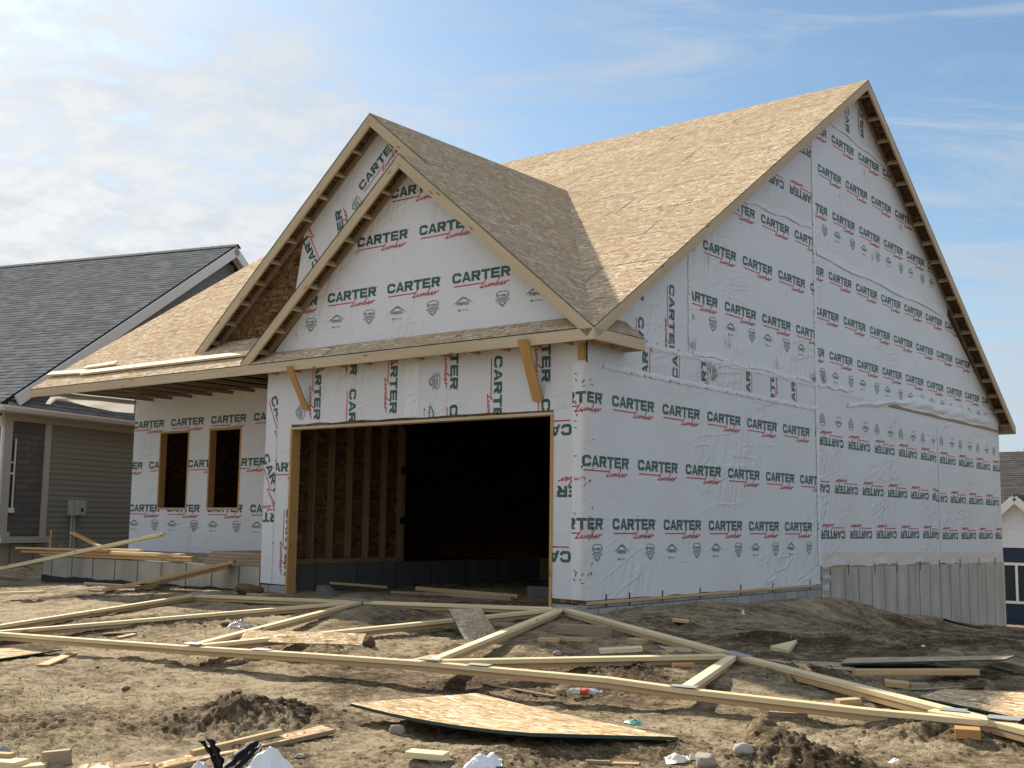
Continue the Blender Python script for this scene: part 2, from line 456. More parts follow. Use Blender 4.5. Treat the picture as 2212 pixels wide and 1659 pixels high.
MAT = {}
MAT['osb'] = mat_osb('osb', seams=True, tint=(1.17, 1.23, 1.33), k=1.3, con=.85)
MAT['osb_plain'] = mat_osb('osb_panel', tint=(1.14, 1.16, 1.16), k=1.55)
MAT['osb_shade_grey'] = mat_osb('osb_grey_shaded', tint=(.88, .95, 1.06), k=1.2, con=.6)  # greyer copy for shaded slope and offcuts, shade put into its colour
MAT['osb_shaded'] = mat_osb('osb_back_shaded', tint=(.85, .68, .58), bright=.34)  # red-brown back faces, with shade under roofs and indoors put into the colour
MAT['lumber'] = mat_lumber('lumber', (.42, .275, .135), (.62, .455, .26))
MAT['lumber_fresh'] = mat_lumber('lumber_fresh', (.60, .46, .25), (.88, .755, .51))
MAT['lumber_old'] = mat_lumber('lumber_weathered', (.27, .205, .13), (.42, .335, .225))
MAT['lumber_orange'] = mat_lumber('lumber_orange', (.42, .23, .08), (.56, .35, .15))
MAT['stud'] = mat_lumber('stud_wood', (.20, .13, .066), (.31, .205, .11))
MAT['fascia'] = mat_lumber('fascia_lumber', (.46, .36, .235), (.62, .52, .375))
MAT['joist'] = mat_lumber('joist_lumber', (.24, .195, .145), (.34, .285, .215))
MAT['edge'] = mat_plain('painted_edge', (.035, .075, .055), 0.7, 0.2, 20)
MAT['wrap'] = mat_wrap('house_wrap', col=(.655, .68, .715))
MAT['wrap_dirty'] = mat_wrap('house_wrap_dusty', col=(.70, .73, .775), dirt=1.0)
MAT['wrap_tan'] = mat_wrap('house_wrap_unbacked', tan=0.45)
MAT['tape'] = mat_wrap('wrap_tape', col=(.73, .755, .79))
MAT['green'] = mat_wrap('green_ink', ink=(.008, .070, .058))
MAT['red'] = mat_wrap('red_ink', ink=(.46, .030, .035))
MAT['icon'] = mat_wrap('icon_ink', ink=(.07, .125, .125))
MAT['icon_grey'] = mat_wrap('icon_grey_ink', ink=(.30, .335, .345))
MAT['mud'] = mat_wrap('mud_smear', ink=(.16, .115, .06))
MAT['concrete'] = mat_concrete('concrete')
MAT['concrete_porch'] = mat_concrete('concrete_pale', joints=0.66, col=(.36, .335, .285))
MAT['concrete_dark'] = mat_concrete('curb_concrete', joints=0.9, col=(.12, .12, .115))
MAT['block'] = mat_brick('concrete_block', .40, .20, (.28, .285, .28), (.37, .37, .36), (.11, .11, .105), .009)
MAT['membrane'] = mat_plain('waterproof_membrane', (.018, .020, .024), 0.6, 0.2)
MAT['slate'] = mat_shingle('grey_shingle', (.215, .222, .228))
MAT['slate_brown'] = mat_shingle('brown_shingle', (.115, .112, .105))
MAT['ridge'] = mat_plain('ridge_shingle', (.018, .020, .024), 0.95, 0.2)
MAT['white_trim'] = mat_plain('white_trim', (.74, .75, .75), 0.5, 0.05)
MAT['grey_trim'] = mat_plain('cream_trim', (.46, .45, .40), 0.5, 0.06)
MAT['siding'] = mat_plain('taupe_siding', (.235, .245, .205), 0.6, 0.08)
MAT['siding_gable'] = mat_plain('blue_grey_siding', (.20, .225, .235), 0.6, 0.08)
MAT['siding_white'] = mat_plain('white_siding', (.66, .71, .78), 0.6, 0.05)
MAT['siding_navy'] = mat_plain('navy_siding', (.018, .035, .075), 0.55, 0.08)
MAT['stone'] = mat_brick('stone_veneer', .38, .135, (.165, .160, .148), (.125, .125, .122), (.10, .097, .09), .012, 0.9, 0.43, 0.7, 0.4)
MAT['metal'] = mat_plain('galvanised_plate', (.36, .365, .36), 0.5, 0.25, 14, spec=0.4, metallic=0.2)
MAT['meter'] = mat_plain('grey_painted_metal', (.42, .44, .45), 0.45, 0.08)
MAT['dark'] = mat_plain('dark_plastic', (.012, .012, .014), 0.45, 0.1)
MAT['black_sheet'] = mat_plain('black_sheeting', (.014, .015, .017), 0.6, 0.2, 20, 0.3, 0.15)
MAT['plastic_white'] = mat_plain('white_plastic', (.74, .76, .79), 0.4, 0.08, 10, 0.2)
MAT['paper'] = mat_plain('paper', (.72, .68, .60), 0.8, 0.1)
MAT['rock'] = mat_plain('fieldstone', (.34, .305, .25), 0.85, 0.28, 14, 0.5)
MAT['rock_grey'] = mat_plain('grey_stone', (.40, .385, .35), 0.85, 0.28, 14, 0.5)
MAT['clod'] = mat_plain('soil_clod', (.135, .092, .052), 0.95, 0.3, 16, 0.6)
MAT['orange'] = mat_plain('orange_label', (.62, .09, .03), 0.5, 0.05)
MAT['teal'] = mat_plain('teal_wrapper', (.05, .22, .20), 0.5, 0.1)
MAT['grass'] = mat_plain('grass_blade', (.085, .12, .030), 0.8, 0.2)
MAT['straw'] = mat_plain('straw', (.40, .30, .16), 0.8, 0.2)
MAT['bark'] = mat_plain('bark', (.11, .09, .075), 0.9, 0.2)


def mat_glass():
    m, n = new_mat('window_glass')
    finish(n, (.030, .045, .050), 0.3, spec=0.12)
    return m


MAT['glass'] = mat_glass()


def mat_loose():
    m, n = new_mat('loose_house_wrap')
    a = n.n('ShaderNodeTexNoise', {'Vector': uv(n, 1, 1), 'Scale': 5.0, 'Detail': 4.0})
    d = n.n('ShaderNodeBsdfDiffuse', {'Color': (.68, .68, .69, 1)})
    t = n.n('ShaderNodeBsdfTranslucent', {'Color': (.55, .54, .51, 1)})
    bn = n.n('ShaderNodeBump', {'Height': a.outputs[0], 'Strength': 0.4, 'Distance': 0.03})
    n.link(bn.outputs[0], d.inputs['Normal'])
    mx = n.n('ShaderNodeMixShader', {0: 0.45, 1: d.outputs[0], 2: t.outputs[0]})
    n.link(mx.outputs[0], n.n('ShaderNodeOutputMaterial').inputs[0])
    return m


MAT['loose'] = mat_loose()


def mat_clear():
    m, n = new_mat('clear_plastic')
    b = finish(n, (.80, .84, .86), 0.12, spec=0.6)
    b.inputs['Transmission Weight'].default_value = 0.75
    return m


MAT['clear'] = mat_clear()


def mat_soil():
    m, n = new_mat('dirt')
    tc = n.n('ShaderNodeTexCoord')
    P = tc.outputs['Object']
    at_ = n.n('ShaderNodeAttribute', attribute_name='damp_shade')
    a = n.n('ShaderNodeTexNoise', {'Vector': P, 'Scale': 1.1, 'Detail': 8.0, 'Roughness': 0.62})
    b_ = n.n('ShaderNodeTexNoise', {'Vector': P, 'Scale': 5.0, 'Detail': 9.0, 'Roughness': 0.72})
    c_ = n.n('ShaderNodeTexNoise', {'Vector': P, 'Scale': 42.0, 'Detail': 5.0, 'Roughness': 0.7})
    wisp = n.n('ShaderNodeTexNoise', {'Vector': n.n('ShaderNodeMapping', {'Vector': P, 'Rotation': (0, 0, .67), 'Scale': (5, 30, 8)}).outputs[0], 'Scale': 1.0, 'Detail': 5.0, 'Roughness': 0.65, 'Distortion': 1.0})
    t = n.math('ADD', n.math('MULTIPLY', a.outputs[0], 0.34), n.math('ADD', n.math('MULTIPLY', b_.outputs[0], 0.42), n.math('MULTIPLY', c_.outputs[0], 0.24)))
    d_ = n.n('ShaderNodeTexNoise', {'Vector': n.n('ShaderNodeMapping', {'Vector': P, 'Rotation': (0, 0, -.90), 'Scale': (9, 22, 12)}).outputs[0], 'Scale': 1.0, 'Detail': 6.0, 'Roughness': 0.75, 'Distortion': 0.6})
    t = n.math('ADD', n.math('MULTIPLY', t, 0.72), n.math('MULTIPLY', d_.outputs[0], 0.28))
    t = n.math('ADD', n.math('MULTIPLY', n.math('SUBTRACT', t, 0.5), 2.0), 0.502)
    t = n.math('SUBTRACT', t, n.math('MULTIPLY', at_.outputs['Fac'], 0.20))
    col = n.ramp(t, [(0.27, (.060, .042, .025)), (0.375, (.130, .094, .056)), (0.455, (.255, .196, .122)), (0.53, (.405, .325, .212)), (0.70, (.53, .445, .315))])
    wm = n.math('MULTIPLY', n.math('SUBTRACT', wisp.outputs[0], 0.55, clamp=True), 3.2, clamp=True)
    col = n.mix(n.math('MULTIPLY', wm, n.math('SUBTRACT', 0.55, at_.outputs['Fac'], clamp=True)), col, (.40, .30, .165))
    peb = n.n('ShaderNodeTexVoronoi', {'Vector': P, 'Scale': 26.0})
    pm = n.math('MULTIPLY', n.math('LESS_THAN', peb.outputs['Distance'], 0.16), n.math('GREATER_THAN', n.n('ShaderNodeSeparateColor', {0: peb.outputs['Color']}).outputs[0], 0.86))
    col = n.mix(n.math('MULTIPLY', pm, 0.7), col, (.44, .40, .34))
    h = n.math('ADD', n.math('MULTIPLY', b_.outputs[0], 1.0), n.math('MULTIPLY', c_.outputs[0], 0.45))
    h = n.math('ADD', h, n.math('MULTIPLY', wm, 0.12))
    finish(n, col, 0.95, n.math('ADD', h, n.math('MULTIPLY', d_.outputs[0], 0.7)), 1.0, 0.06, spec=0.10)
    return m


MAT['soil'] = mat_soil()


# ------------------------------------------------------------------ mesh building
V = lambda *a: np.array(a, float)


def unit(a):
    a = np.asarray(a, float)
    return a / (np.linalg.norm(a) + 1e-12)


class MB:
    def __init__(self):
        self.v, self.f, self.m, self.uv, self.smooth = [], [], [], [], []
        self.off = V(random.uniform(0, 40), random.uniform(0, 40))

    def poly(self, pts, mat=0, udir=None, uvs=None, smooth=False):
        pts = [np.asarray(p, float) for p in pts]
        i0 = len(self.v)
        self.v += pts
        self.f.append(list(range(i0, i0 + len(pts))))
        self.m.append(mat)
        self.smooth.append(smooth)
        if uvs is None:
            nn = np.zeros(3)
            for i in range(len(pts)):
                nn = nn + np.cross(pts[i] - pts[0], pts[(i + 1) % len(pts)] - pts[0])
            nn = unit(nn)
            if udir is not None:
                ud = np.asarray(udir, float)
                ud = ud - nn * (ud @ nn)
                if np.linalg.norm(ud) < .2:
                    ud = np.cross(nn, V(0, 0, 1) if abs(nn[2]) < .9 else V(1, 0, 0))
            else:
                ud = np.cross(V(0, 0, 1), nn) if abs(nn[2]) < .98 else V(1, 0, 0)
            ud = unit(ud)
            vd = np.cross(nn, ud)
            uvs = [(p @ ud, p @ vd) for p in pts]
        self.uv.append([(a + self.off[0], b + self.off[1]) for a, b in uvs])

    def box(self, o, ex, ey, ez, mat=0, udir=None):
        """o = a corner, ex ey ez = edge vectors"""
        o, ex, ey, ez = [np.asarray(q, float) for q in (o, ex, ey, ez)]
        if np.cross(ex, ey) @ ez < 0:
            ex, ey = ey, ex
        if udir is None:
            L = [np.linalg.norm(q) for q in (ex, ey, ez)]
            udir = (ex, ey, ez)[int(np.argmax(L))]
        p = [o, o + ex, o + ex + ey, o + ey]
        q = [a + ez for a in p]
        self.poly(p[::-1], mat, udir)
        self.poly(q, mat, udir)
        for i in range(4):
            j = (i + 1) % 4
            self.poly([p[i], p[j], q[j], q[i]], mat, udir)

    def beam(self, p0, p1, w_, t_, up=(0, 0, 1), mat=0, ch=0.003, seg=1, bow=(0, 0), cut0=0.0, cut1=0.0):
        """sawn timber: w_ across, t_ along up, eased edges, optional bow; p0-p1 is the centre line"""
        p0, p1 = np.asarray(p0, float), np.asarray(p1, float)
        d = unit(p1 - p0)
        up = np.asarray(up, float)
        up = unit(up - d * (up @ d))
        s = np.cross(d, up)
        L = np.linalg.norm(p1 - p0)
        a, b = w_ / 2, t_ / 2
        c = min(ch, a * .4, b * .4)
        ring = [(a, -b + c), (a, b - c), (a - c, b), (-a + c, b), (-a, b - c), (-a, -b + c), (-a + c, -b), (a - c, -b)]
        per = [0]
        for i in range(8):
            q0, q1 = ring[i], ring[(i + 1) % 8]
            per.append(per[-1] + math.hypot(q1[0] - q0[0], q1[1] - q0[1]))
        rows = []
        for k in range(seg + 1):
            t = k / seg
            cc = p0 + d * L * t + s * bow[0] * 4 * t * (1 - t) + up * bow[1] * 4 * t * (1 - t)
            sh = cut0 * (1 - t) + cut1 * t if k in (0, seg) else 0
            rows.append([cc + s * x + up * y + d * (sh * x / a) for x, y in ring])
        for k in range(seg):
            for i in range(8):
                j = (i + 1) % 8
                u0, u1 = L * k / seg, L * (k + 1) / seg
                self.poly([rows[k][i], rows[k + 1][i], rows[k + 1][j], rows[k][j]][::-1], mat,
                          uvs=[(u0, per[i]), (u1, per[i]), (u1, per[i + 1]), (u0, per[i + 1])][::-1])
        e = [(x, y) for x, y in ring]
        self.poly(rows[0], mat, uvs=[(x * .3, y) for x, y in e])
        self.poly(rows[-1][::-1], mat, uvs=[(x * .3, y) for x, y in e][::-1])

    def slab(self, outline, nrm, t, mats=(0, 0, 0), udir=None):
        """flat outline (3D points) thickened by t against nrm; mats = top, edge, bottom"""
        nrm = unit(nrm)
        o = [np.asarray(p, float) for p in outline]
        nn = np.zeros(3)
        for i in range(len(o)):
            nn = nn + np.cross(o[i] - o[0], o[(i + 1) % len(o)] - o[0])
        if nn @ nrm < 0:
            o = o[::-1]
        lo = [p - nrm * t for p in o]
        self.poly(o, mats[0], udir)
        self.poly(lo[::-1], mats[2], udir)
        for i in range(len(o)):
            j = (i + 1) % len(o)
            self.poly([lo[i], lo[j], o[j], o[i]], mats[1], o[j] - o[i])

    def grid(self, P, mat=0, closed=False, smooth=True, thick=0.0):
        """P[i][j] points -> sheet"""
        P = np.asarray(P, float)
        a, b = P.shape[:2]
        du = np.zeros((a, b))
        dv = np.zeros((a, b))
        for i in range(1, a):
            du[i] = du[i - 1] + np.linalg.norm(P[i] - P[i - 1], axis=1)
        for j in range(1, b):
            dv[:, j] = dv[:, j - 1] + np.linalg.norm(P[:, j] - P[:, j - 1], axis=1)
        for i in range(a - 1):
            for j in range(b - 1):
                ix = [(i, j), (i + 1, j), (i + 1, j + 1), (i, j + 1)]
                self.poly([P[q] for q in ix], mat, uvs=[(du[q], dv[q]) for q in ix], smooth=smooth)
        if thick:
            nn = unit(np.cross(P[-1, 0] - P[0, 0], P[0, -1] - P[0, 0]))
            Q = P - nn * thick
            for i in range(a - 1):
                for j in range(b - 1):
                    ix = [(i, j), (i, j + 1), (i + 1, j + 1), (i + 1, j)]
                    self.poly([Q[q] for q in ix], mat, uvs=[(du[q], dv[q]) for q in ix], smooth=smooth)

    def build(self, name, mats, parent=None, origin=None, weld=False):
        me = bpy.data.meshes.new(name)
        vs = np.array(self.v)
        if parent is not None:
            o = np.array(parent['_o'])
        elif origin is not None:
            o = np.array(origin, float)
        else:
            o = V((vs[:, 0].min() + vs[:, 0].max()) / 2, (vs[:, 1].min() + vs[:, 1].max()) / 2, vs[:, 2].min())
        me.from_pydata((vs - o).tolist(), [], self.f)
        if not isinstance(mats, (list, tuple)):
            mats = [mats]
        for m in mats:
            me.materials.append(MAT[m])
        me.polygons.foreach_set('material_index', self.m)
        me.polygons.foreach_set('use_smooth', self.smooth)
        ul = me.uv_layers.new(name='UVMap')
        ul.data.foreach_set('uv', [c for f in self.uv for p in f for c in p])
        if weld:
            import bmesh
            bm = bmesh.new()
            bm.from_mesh(me)
            bmesh.ops.remove_doubles(bm, verts=bm.verts, dist=1e-4)
            bm.to_mesh(me)
            bm.free()
        me.update()
        ob = bpy.data.objects.new(name, me)
        COL.objects.link(ob)
        ob['_o'] = [float(q) for q in o]
        if parent is not None:
            ob.parent = parent
        else:
            ob.location = o.tolist()
        return ob


def tag(o, label=None, cat=None, group=None, kind=None):
    for k, v_ in (('label', label), ('category', cat), ('group', group), ('kind', kind)):
        if v_:
            o[k] = v_
    return o


def thing(name, loc, label, cat, group=None):
    e = bpy.data.objects.new(name, None)
    e.empty_display_size = 0.2
    COL.objects.link(e)
    e.location = [float(q) for q in loc]
    e['_o'] = [float(q) for q in loc]
    return tag(e, label, cat, group)


# part builder shorthands
def p_beam(name, mat, parent, *a, **k):
    b = MB()
    b.beam(*a, **k)
    return b.build(name, mat, parent)


def p_box(name, mat, parent, *a, **k):
    b = MB()
    b.box(*a, **k)
    return b.build(name, mat, parent)


# ------------------------------------------------------------------ the ground: one sheet to the horizon
def build_ground():
    rs = [0.0, 1.5, 3.0, 4.2]
    r = 4.8
    while r < 34:
        rs.append(r)
        r *= 1.0026 if r < 15 else (1.0045 if r < 22 else 1.009)
    while r < 2500:
        rs.append(r)
        r *= 1.10
    rs = np.array(rs)
    fa = math.atan2(_fw[1], _fw[0])
    an = list(np.linspace(-R(30), R(30), 820)) + list(np.linspace(R(30), 2 * math.pi - R(30), 90)[1:-1])
    an = np.array(an) + fa
    RR, AA = np.meshgrid(rs, an, indexing='ij')
    X, Y = CAM[0] + RR * np.cos(AA), CAM[1] + RR * np.sin(AA)
    Z = height(X, Y)
    far = np.clip((RR - 45) / 60, 0, 1)
    Z = Z * (1 - far) + (-2.2) * far
    # stay under the house's own floor and foundations
    inside = (X > -12.0) & (X < -0.1) & (Y > 6.9) & (Y < 17.0)
    Z = np.where(inside, np.minimum(Z, -.3), Z)
    a, b = X.shape
    me = bpy.data.meshes.new('ground')
    verts = np.stack([X, Y, Z], -1).reshape(-1, 3)
    idx = np.arange(a * b).reshape(a, b)
    j2 = np.roll(idx, -1, axis=1)
    q = np.stack([idx[:-1], idx[1:], j2[1:], j2[:-1]], -1).reshape(-1, 4)
    me.vertices.add(len(verts))
    me.vertices.foreach_set('co', verts.ravel())
    me.loops.add(q.size)
    me.loops.foreach_set('vertex_index', q.ravel())
    me.polygons.add(len(q))
    me.polygons.foreach_set('loop_start', np.arange(0, q.size, 4))
    me.polygons.foreach_set('use_smooth', np.ones(len(q), bool))
    me.update(calc_edges=True)
    me.validate()
    damp_shade = np.clip(mound_mask(X, Y) * .9 + np.clip(fbm(X, Y, .55, 4, 77) * 1.6 - .12, 0, .6), 0, 1)
    bank = np.exp(-((X - .3) / .35) ** 2) * (Y > .3) * (Y < 8)
    damp_shade = np.clip(damp_shade + .55 * np.clip((X - .5) / 1.5, 0, 1) * np.clip((Y + .8 * X - 2) / 2.5, 0, 1) * (fbm(X, Y, .4, 3, 5) + .75) - .25 * bank, 0, 1)  # shade to the right of the house is put into this tone too
    at_ = me.attributes.new('damp_shade', 'FLOAT', 'POINT')
    at_.data.foreach_set('value', damp_shade.reshape(-1).astype(np.float32))
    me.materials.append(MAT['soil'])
    o = bpy.data.objects.new('ground', me)
    COL.objects.link(o)
    o['kind'] = 'structure'
    o['label'] = 'bare brown building-site dirt with dried crust, ruts and clods'
    return o


build_ground()

# ------------------------------------------------------------------ printed house wrap: letters, script and badges as ink faces
def _letters():
    G = {}
    half = [[(0, .5), (0, .22), (.30, .30), (.30, .5)], [(0, .22), (.22, 0), (.36, .26), (.30, .30)], [(.22, 0), (.90, 0), (.80, .26), (.36, .26)],
            [(.90, 0), (1.12, .20), (.82, .30), (.80, .26)], [(1.12, .20), (1.12, .38), (.82, .38), (.82, .30)]]
    G['C'] = half + [[(x, 1 - y) for x, y in p][::-1] for p in half]
    lg = [(0, 0), (.31, 0), (.57, .72), (.57, 1), (.42, 1)]
    G['A'] = [lg, [(1.14 - x, y) for x, y in lg][::-1], [(.379, .19), (.761, .19), (.685, .40), (.455, .40)]]
    G['R'] = [[(0, 0), (.33, 0), (.33, 1), (0, 1)],
              [(.33, .35), (.97, .35), (1.10, .50), (1.10, .86), (.95, 1), (.33, 1), (.33, .74), (.74, .74), (.76, .71), (.76, .65), (.74, .62), (.33, .62)],
              [(.75, 0), (1.14, 0), (.88, .35), (.50, .35)]]
    G['T'] = [[(0, .75), (1.12, .75), (1.12, 1), (0, 1)], [(.39, 0), (.73, 0), (.73, .75), (.39, .75)]]
    G['E'] = [[(0, 0), (.33, 0), (.33, 1), (0, 1)], [(.33, .75), (1.06, .75), (1.06, 1), (.33, 1)], [(.33, .38), (1.0, .38), (1.0, .62), (.33, .62)],
              [(.33, 0), (1.08, 0), (1.08, .25), (.33, .25)]]
    return G


GL = _letters()
SCRIPT = [(.16, .60), (.14, .70), (.10, .66), (.08, .40), (.045, .10), (.0, .03), (.03, -.02), (.10, .04), (.155, .02), (.185, .28), (.188, .08), (.225, .01),
          (.268, .10), (.285, .28), (.29, .06), (.32, .02), (.345, .28), (.352, .02), (.385, .24), (.415, .27), (.418, .02), (.455, .24), (.485, .27), (.492, .05),
          (.53, .03), (.575, .34), (.605, .68), (.585, .72), (.575, .10), (.61, .0), (.655, .08), (.655, .22), (.615, .20), (.70, .10), (.765, .18), (.765, .29), (.725, .28),
          (.715, .08), (.765, .0), (.825, .12), (.855, .31), (.875, .24), (.87, .02), (.895, .18), (.94, .29), (1.0, .26)]


def ribbon(pts, w_):
    pts = [V(*p) for p in pts]
    L, Rr = [], []
    for i, p in enumerate(pts):
        a = pts[max(0, i - 1)]
        b = pts[min(len(pts) - 1, i + 1)]
        d = unit(b - a)
        nn = V(-d[1], d[0]) * w_ / 2
        L.append(p + nn)
        Rr.append(p - nn)
    return [[tuple(L[i]), tuple(Rr[i]), tuple(Rr[i + 1]), tuple(L[i + 1])] for i in range(len(pts) - 1)]


def word_polys():
    out = []
    x = 0
    for ch in 'CARTER':
        for p in GL[ch]:
            out.append(([(x + a * 1.045, b * 1.03) for a, b in p], 1, 0))
        x += 1.25
    out.append(([(.18, -.40), (4.05, -.40), (4.05, -.27), (.18, -.27)], 2, 0))
    sc = [(3.72 + 3.55 * a + .55 * (b - .2), -.80 + 1.22 * b) for a, b in SCRIPT]
    for k, p in enumerate(ribbon(sc, .115)):
        out.append((p, 2, 1 + (k % 3)))
    # registered mark
    cx, cy, r_ = 7.50, .93, .07
    out.append(([(cx + r_ * math.cos(t), cy + r_ * math.sin(t)) for t in np.arange(6) * math.pi / 3], 1, 0))
    return out


WORD = word_polys()

TINY = {'P': [(0, 0, .26, 1), (.26, .78, .8, 1), (.26, .36, .8, .56), (.62, .56, .86, .78)],
        'R': [(0, 0, .26, 1), (.26, .78, .8, 1), (.26, .36, .8, .56), (.62, .56, .86, .78), (.62, 0, .88, .36)],
        'I': [(0, 0, .26, 1)], 'M': [(0, 0, .24, 1), (.24, .6, .42, .9), (.42, .4, .6, .7), (.6, .6, .78, .9), (.78, 0, 1.02, 1)],
        'U': [(0, .2, .26, 1), (.1, 0, .76, .2), (.6, .2, .86, 1)], 'S': [(0, 0, .8, .2), (.56, .2, .82, .42), (0, .42, .82, .6), (0, .6, .26, .82), (0, .82, .8, 1)],
        'T': [(0, .78, .86, 1), (.3, 0, .56, .78)], 'Y': [(0, .5, .26, 1), (.6, .5, .86, 1), (.26, .4, .6, .6), (.3, 0, .56, .4)], '-': [(0, .4, .4, .6)],
        'H': [(0, 0, .26, 1), (.26, .4, .6, .6), (.6, 0, .86, 1)], 'E': [(0, 0, .26, 1), (.26, .8, .8, 1), (.26, .4, .7, .6), (.26, 0, .8, .2)],
        'L': [(0, 0, .26, 1), (.26, 0, .8, .2)], 'D': [(0, 0, .26, 1), (.26, .8, .7, 1), (.26, 0, .7, .2), (.6, .2, .86, .8)]}


def tiny_text(s, cx, y0, hgt, width, mat, lift=0):
    adv = [{'I': .40, 'M': 1.18, '-': .55}.get(c, 1.0) for c in s]
    k = width / sum(adv)
    x = cx - width / 2
    out = []
    for c, a in zip(s, adv):
        for (x0, b0, x1, b1) in TINY[c]:
            out.append(([(x + x0 * k, y0 + b0 * hgt), (x + x1 * k, y0 + b0 * hgt), (x + x1 * k, y0 + b1 * hgt), (x + x0 * k, y0 + b1 * hgt)], mat, lift))
        x += a * k
    return out


def roof_badge():
    o = [([(-.195, 0), (0, .082), (0, .105), (-.03, .098)], 3, 0), ([(.195, 0), (.03, .098), (0, .105), (0, .082)], 3, 0)]
    o += tiny_text('PRIMUS', 0, -.012, .046, .225, 3, 1)
    o.append(([(-.085, -.092), (-.055, -.092), (-.055, -.062), (-.085, -.062)], 3, 0))
    for k in range(4):
        o.append(([(-.04 + k * .034, -.086), (-.014 + k * .034, -.086), (-.014 + k * .034, -.068), (-.04 + k * .034, -.068)], 4, 0))
    return o


def shield_badge():
    o = []
    t = .011
    top = [(-.105, .045), (-.105, .075), (-.06, .105), (.06, .105), (.105, .075), (.105, .045)]
    o += [(p, 3, 0) for p in ribbon(top, t)]
    o += tiny_text('TRY-SHIELD', 0, .032, .034, .225, 3, 1)
    o += [(p, 3, 0) for p in ribbon([(-.095, .028), (-.06, .012), (.06, .012), (.095, .028)], t)]
    o.append(([(-.12, -.022), (.12, -.022), (.12, .004), (-.12, .004)], 4, 1))
    o.append(([(-.085, -.046), (.085, -.046), (.085, -.026), (-.085, -.026)], 4, 0))
    o += [(p, 3, 2) for p in ribbon([(-.055, -.050), (0, -.092), (.055, -.050)], .022)]
    return o


ROOF_B, SHIELD_B = roof_badge(), shield_badge()


def clip_convex(poly, cell):
    """poly (any) clipped by a convex ccw cell"""
    out = list(poly)
    for i in range(len(cell)):
        a, b = cell[i], cell[(i + 1) % len(cell)]
        ex, ey = b[0] - a[0], b[1] - a[1]
        ins, out2 = None, []
        for k in range(len(out)):
            p, q = out[k], out[(k + 1) % len(out)]
            sp_ = ex * (p[1] - a[1]) - ey * (p[0] - a[0])
            sq = ex * (q[1] - a[1]) - ey * (q[0] - a[0])
            if sp_ >= 0:
                out2.append(p)
            if (sp_ >= 0) != (sq >= 0):
                t = sp_ / (sp_ - sq)
                out2.append((p[0] + t * (q[0] - p[0]), p[1] + t * (q[1] - p[1])))
        out = out2
        if len(out) < 3:
            return None
    return out


def area(p):
    return sum(p[i][0] * p[(i + 1) % len(p)][1] - p[(i + 1) % len(p)][0] * p[i][1] for i in range(len(p))) / 2


class Wrap:
    """a sheet of printed wrap on a vertical wall: cells are convex (h, z) polygons"""
    def __init__(self, o, eh, out, cells, off=0.0):
        self.o, self.eh, self.out = V(*o), V(*eh), V(*out)
        self.cells = [c if area(c) > 0 else c[::-1] for c in cells]
        self.off = off
        self.b = MB()
        for c in self.cells:
            # subdivide a little so that the sheet can billow
            self.b.poly([self.P(h, z, 0) for h, z in c], 0, self.eh)

    def P(self, h, z, lift):
        return self.o + self.eh * h + V(0, 0, z) + self.out * (self.off + lift)

    def put(self, polys, org, ang=0.0, s=1.0):
        ca_, sa_ = math.cos(R(ang)), math.sin(R(ang))
        for p, m, lift in polys:
            q = [(org[0] + s * (x * ca_ - y * sa_), org[1] + s * (x * sa_ + y * ca_)) for x, y in p]
            if area(q) < 0:
                q = q[::-1]
            for c in self.cells:
                r_ = clip_convex(q, c)
                if r_ and abs(area(r_)) > 2e-6:
                    self.b.poly([self.P(h, z, .0022 + .0004 * lift) for h, z in r_], m, self.eh)

    def rows(self, org, ang=0.0, k0=0, k1=8, pitch=1.2235, s=.135):
        d = (math.cos(R(ang)) * pitch, math.sin(R(ang)) * pitch)
        for k in range(k0, k1):
            self.put(WORD, (org[0] + d[0] * k, org[1] + d[1] * k), ang, s)

    def badges(self, org, ang=0.0, k0=0, k1=8, pitch=1.2235):
        """org = centre of a shield; the roofs stand .55 m on"""
        ca_, sa_ = math.cos(R(ang)), math.sin(R(ang))
        for k in range(k0, k1):
            d = pitch * k
            self.put(SHIELD_B, (org[0] + d * ca_, org[1] + d * sa_), ang)
            self.put(ROOF_B, (org[0] + (d + .549) * ca_ , org[1] + (d + .549) * sa_), ang)

    def build(self, name, parent, mats=('wrap', 'green', 'red', 'icon', 'icon_grey')):
        return self.b.build(name, list(mats), parent)


# ------------------------------------------------------------------ the house being built
OV, OX, ZE, S, MS = 0.3126, 0.309, 3.3707, 0.6573, 0.8318
XL, DR, DB, PD = 12.315, 8.589, 17.09, 1.811
ZR = ZE + S * (DR + OV)
X1, Z1, XL1 = -2.990, 6.115, -6.252
X2, Z2, XL2, Y2 = -4.225, 7.142, -8.248, 0.315
WG = 5.944
DO0, DO1 = -5.371, -0.501          # garage opening, outer faces of its trim
main_z = lambda y: ZE + S * (y + OV) if y < DR else ZR - S * (y - DR)

house = thing('house', (-6, 8, 0), 'unfinished gabled house wrapped in white printed sheeting with bare strand board roofs', 'house')
RT = .012      # sheathing thickness
uS = unit((0, 1, S))
nF = unit((0, -S, 1))          # front slope normal
nB = unit((0, S, 1))
nGr = unit((MS, 0, 1))
nGl = unit((-MS, 0, 1))

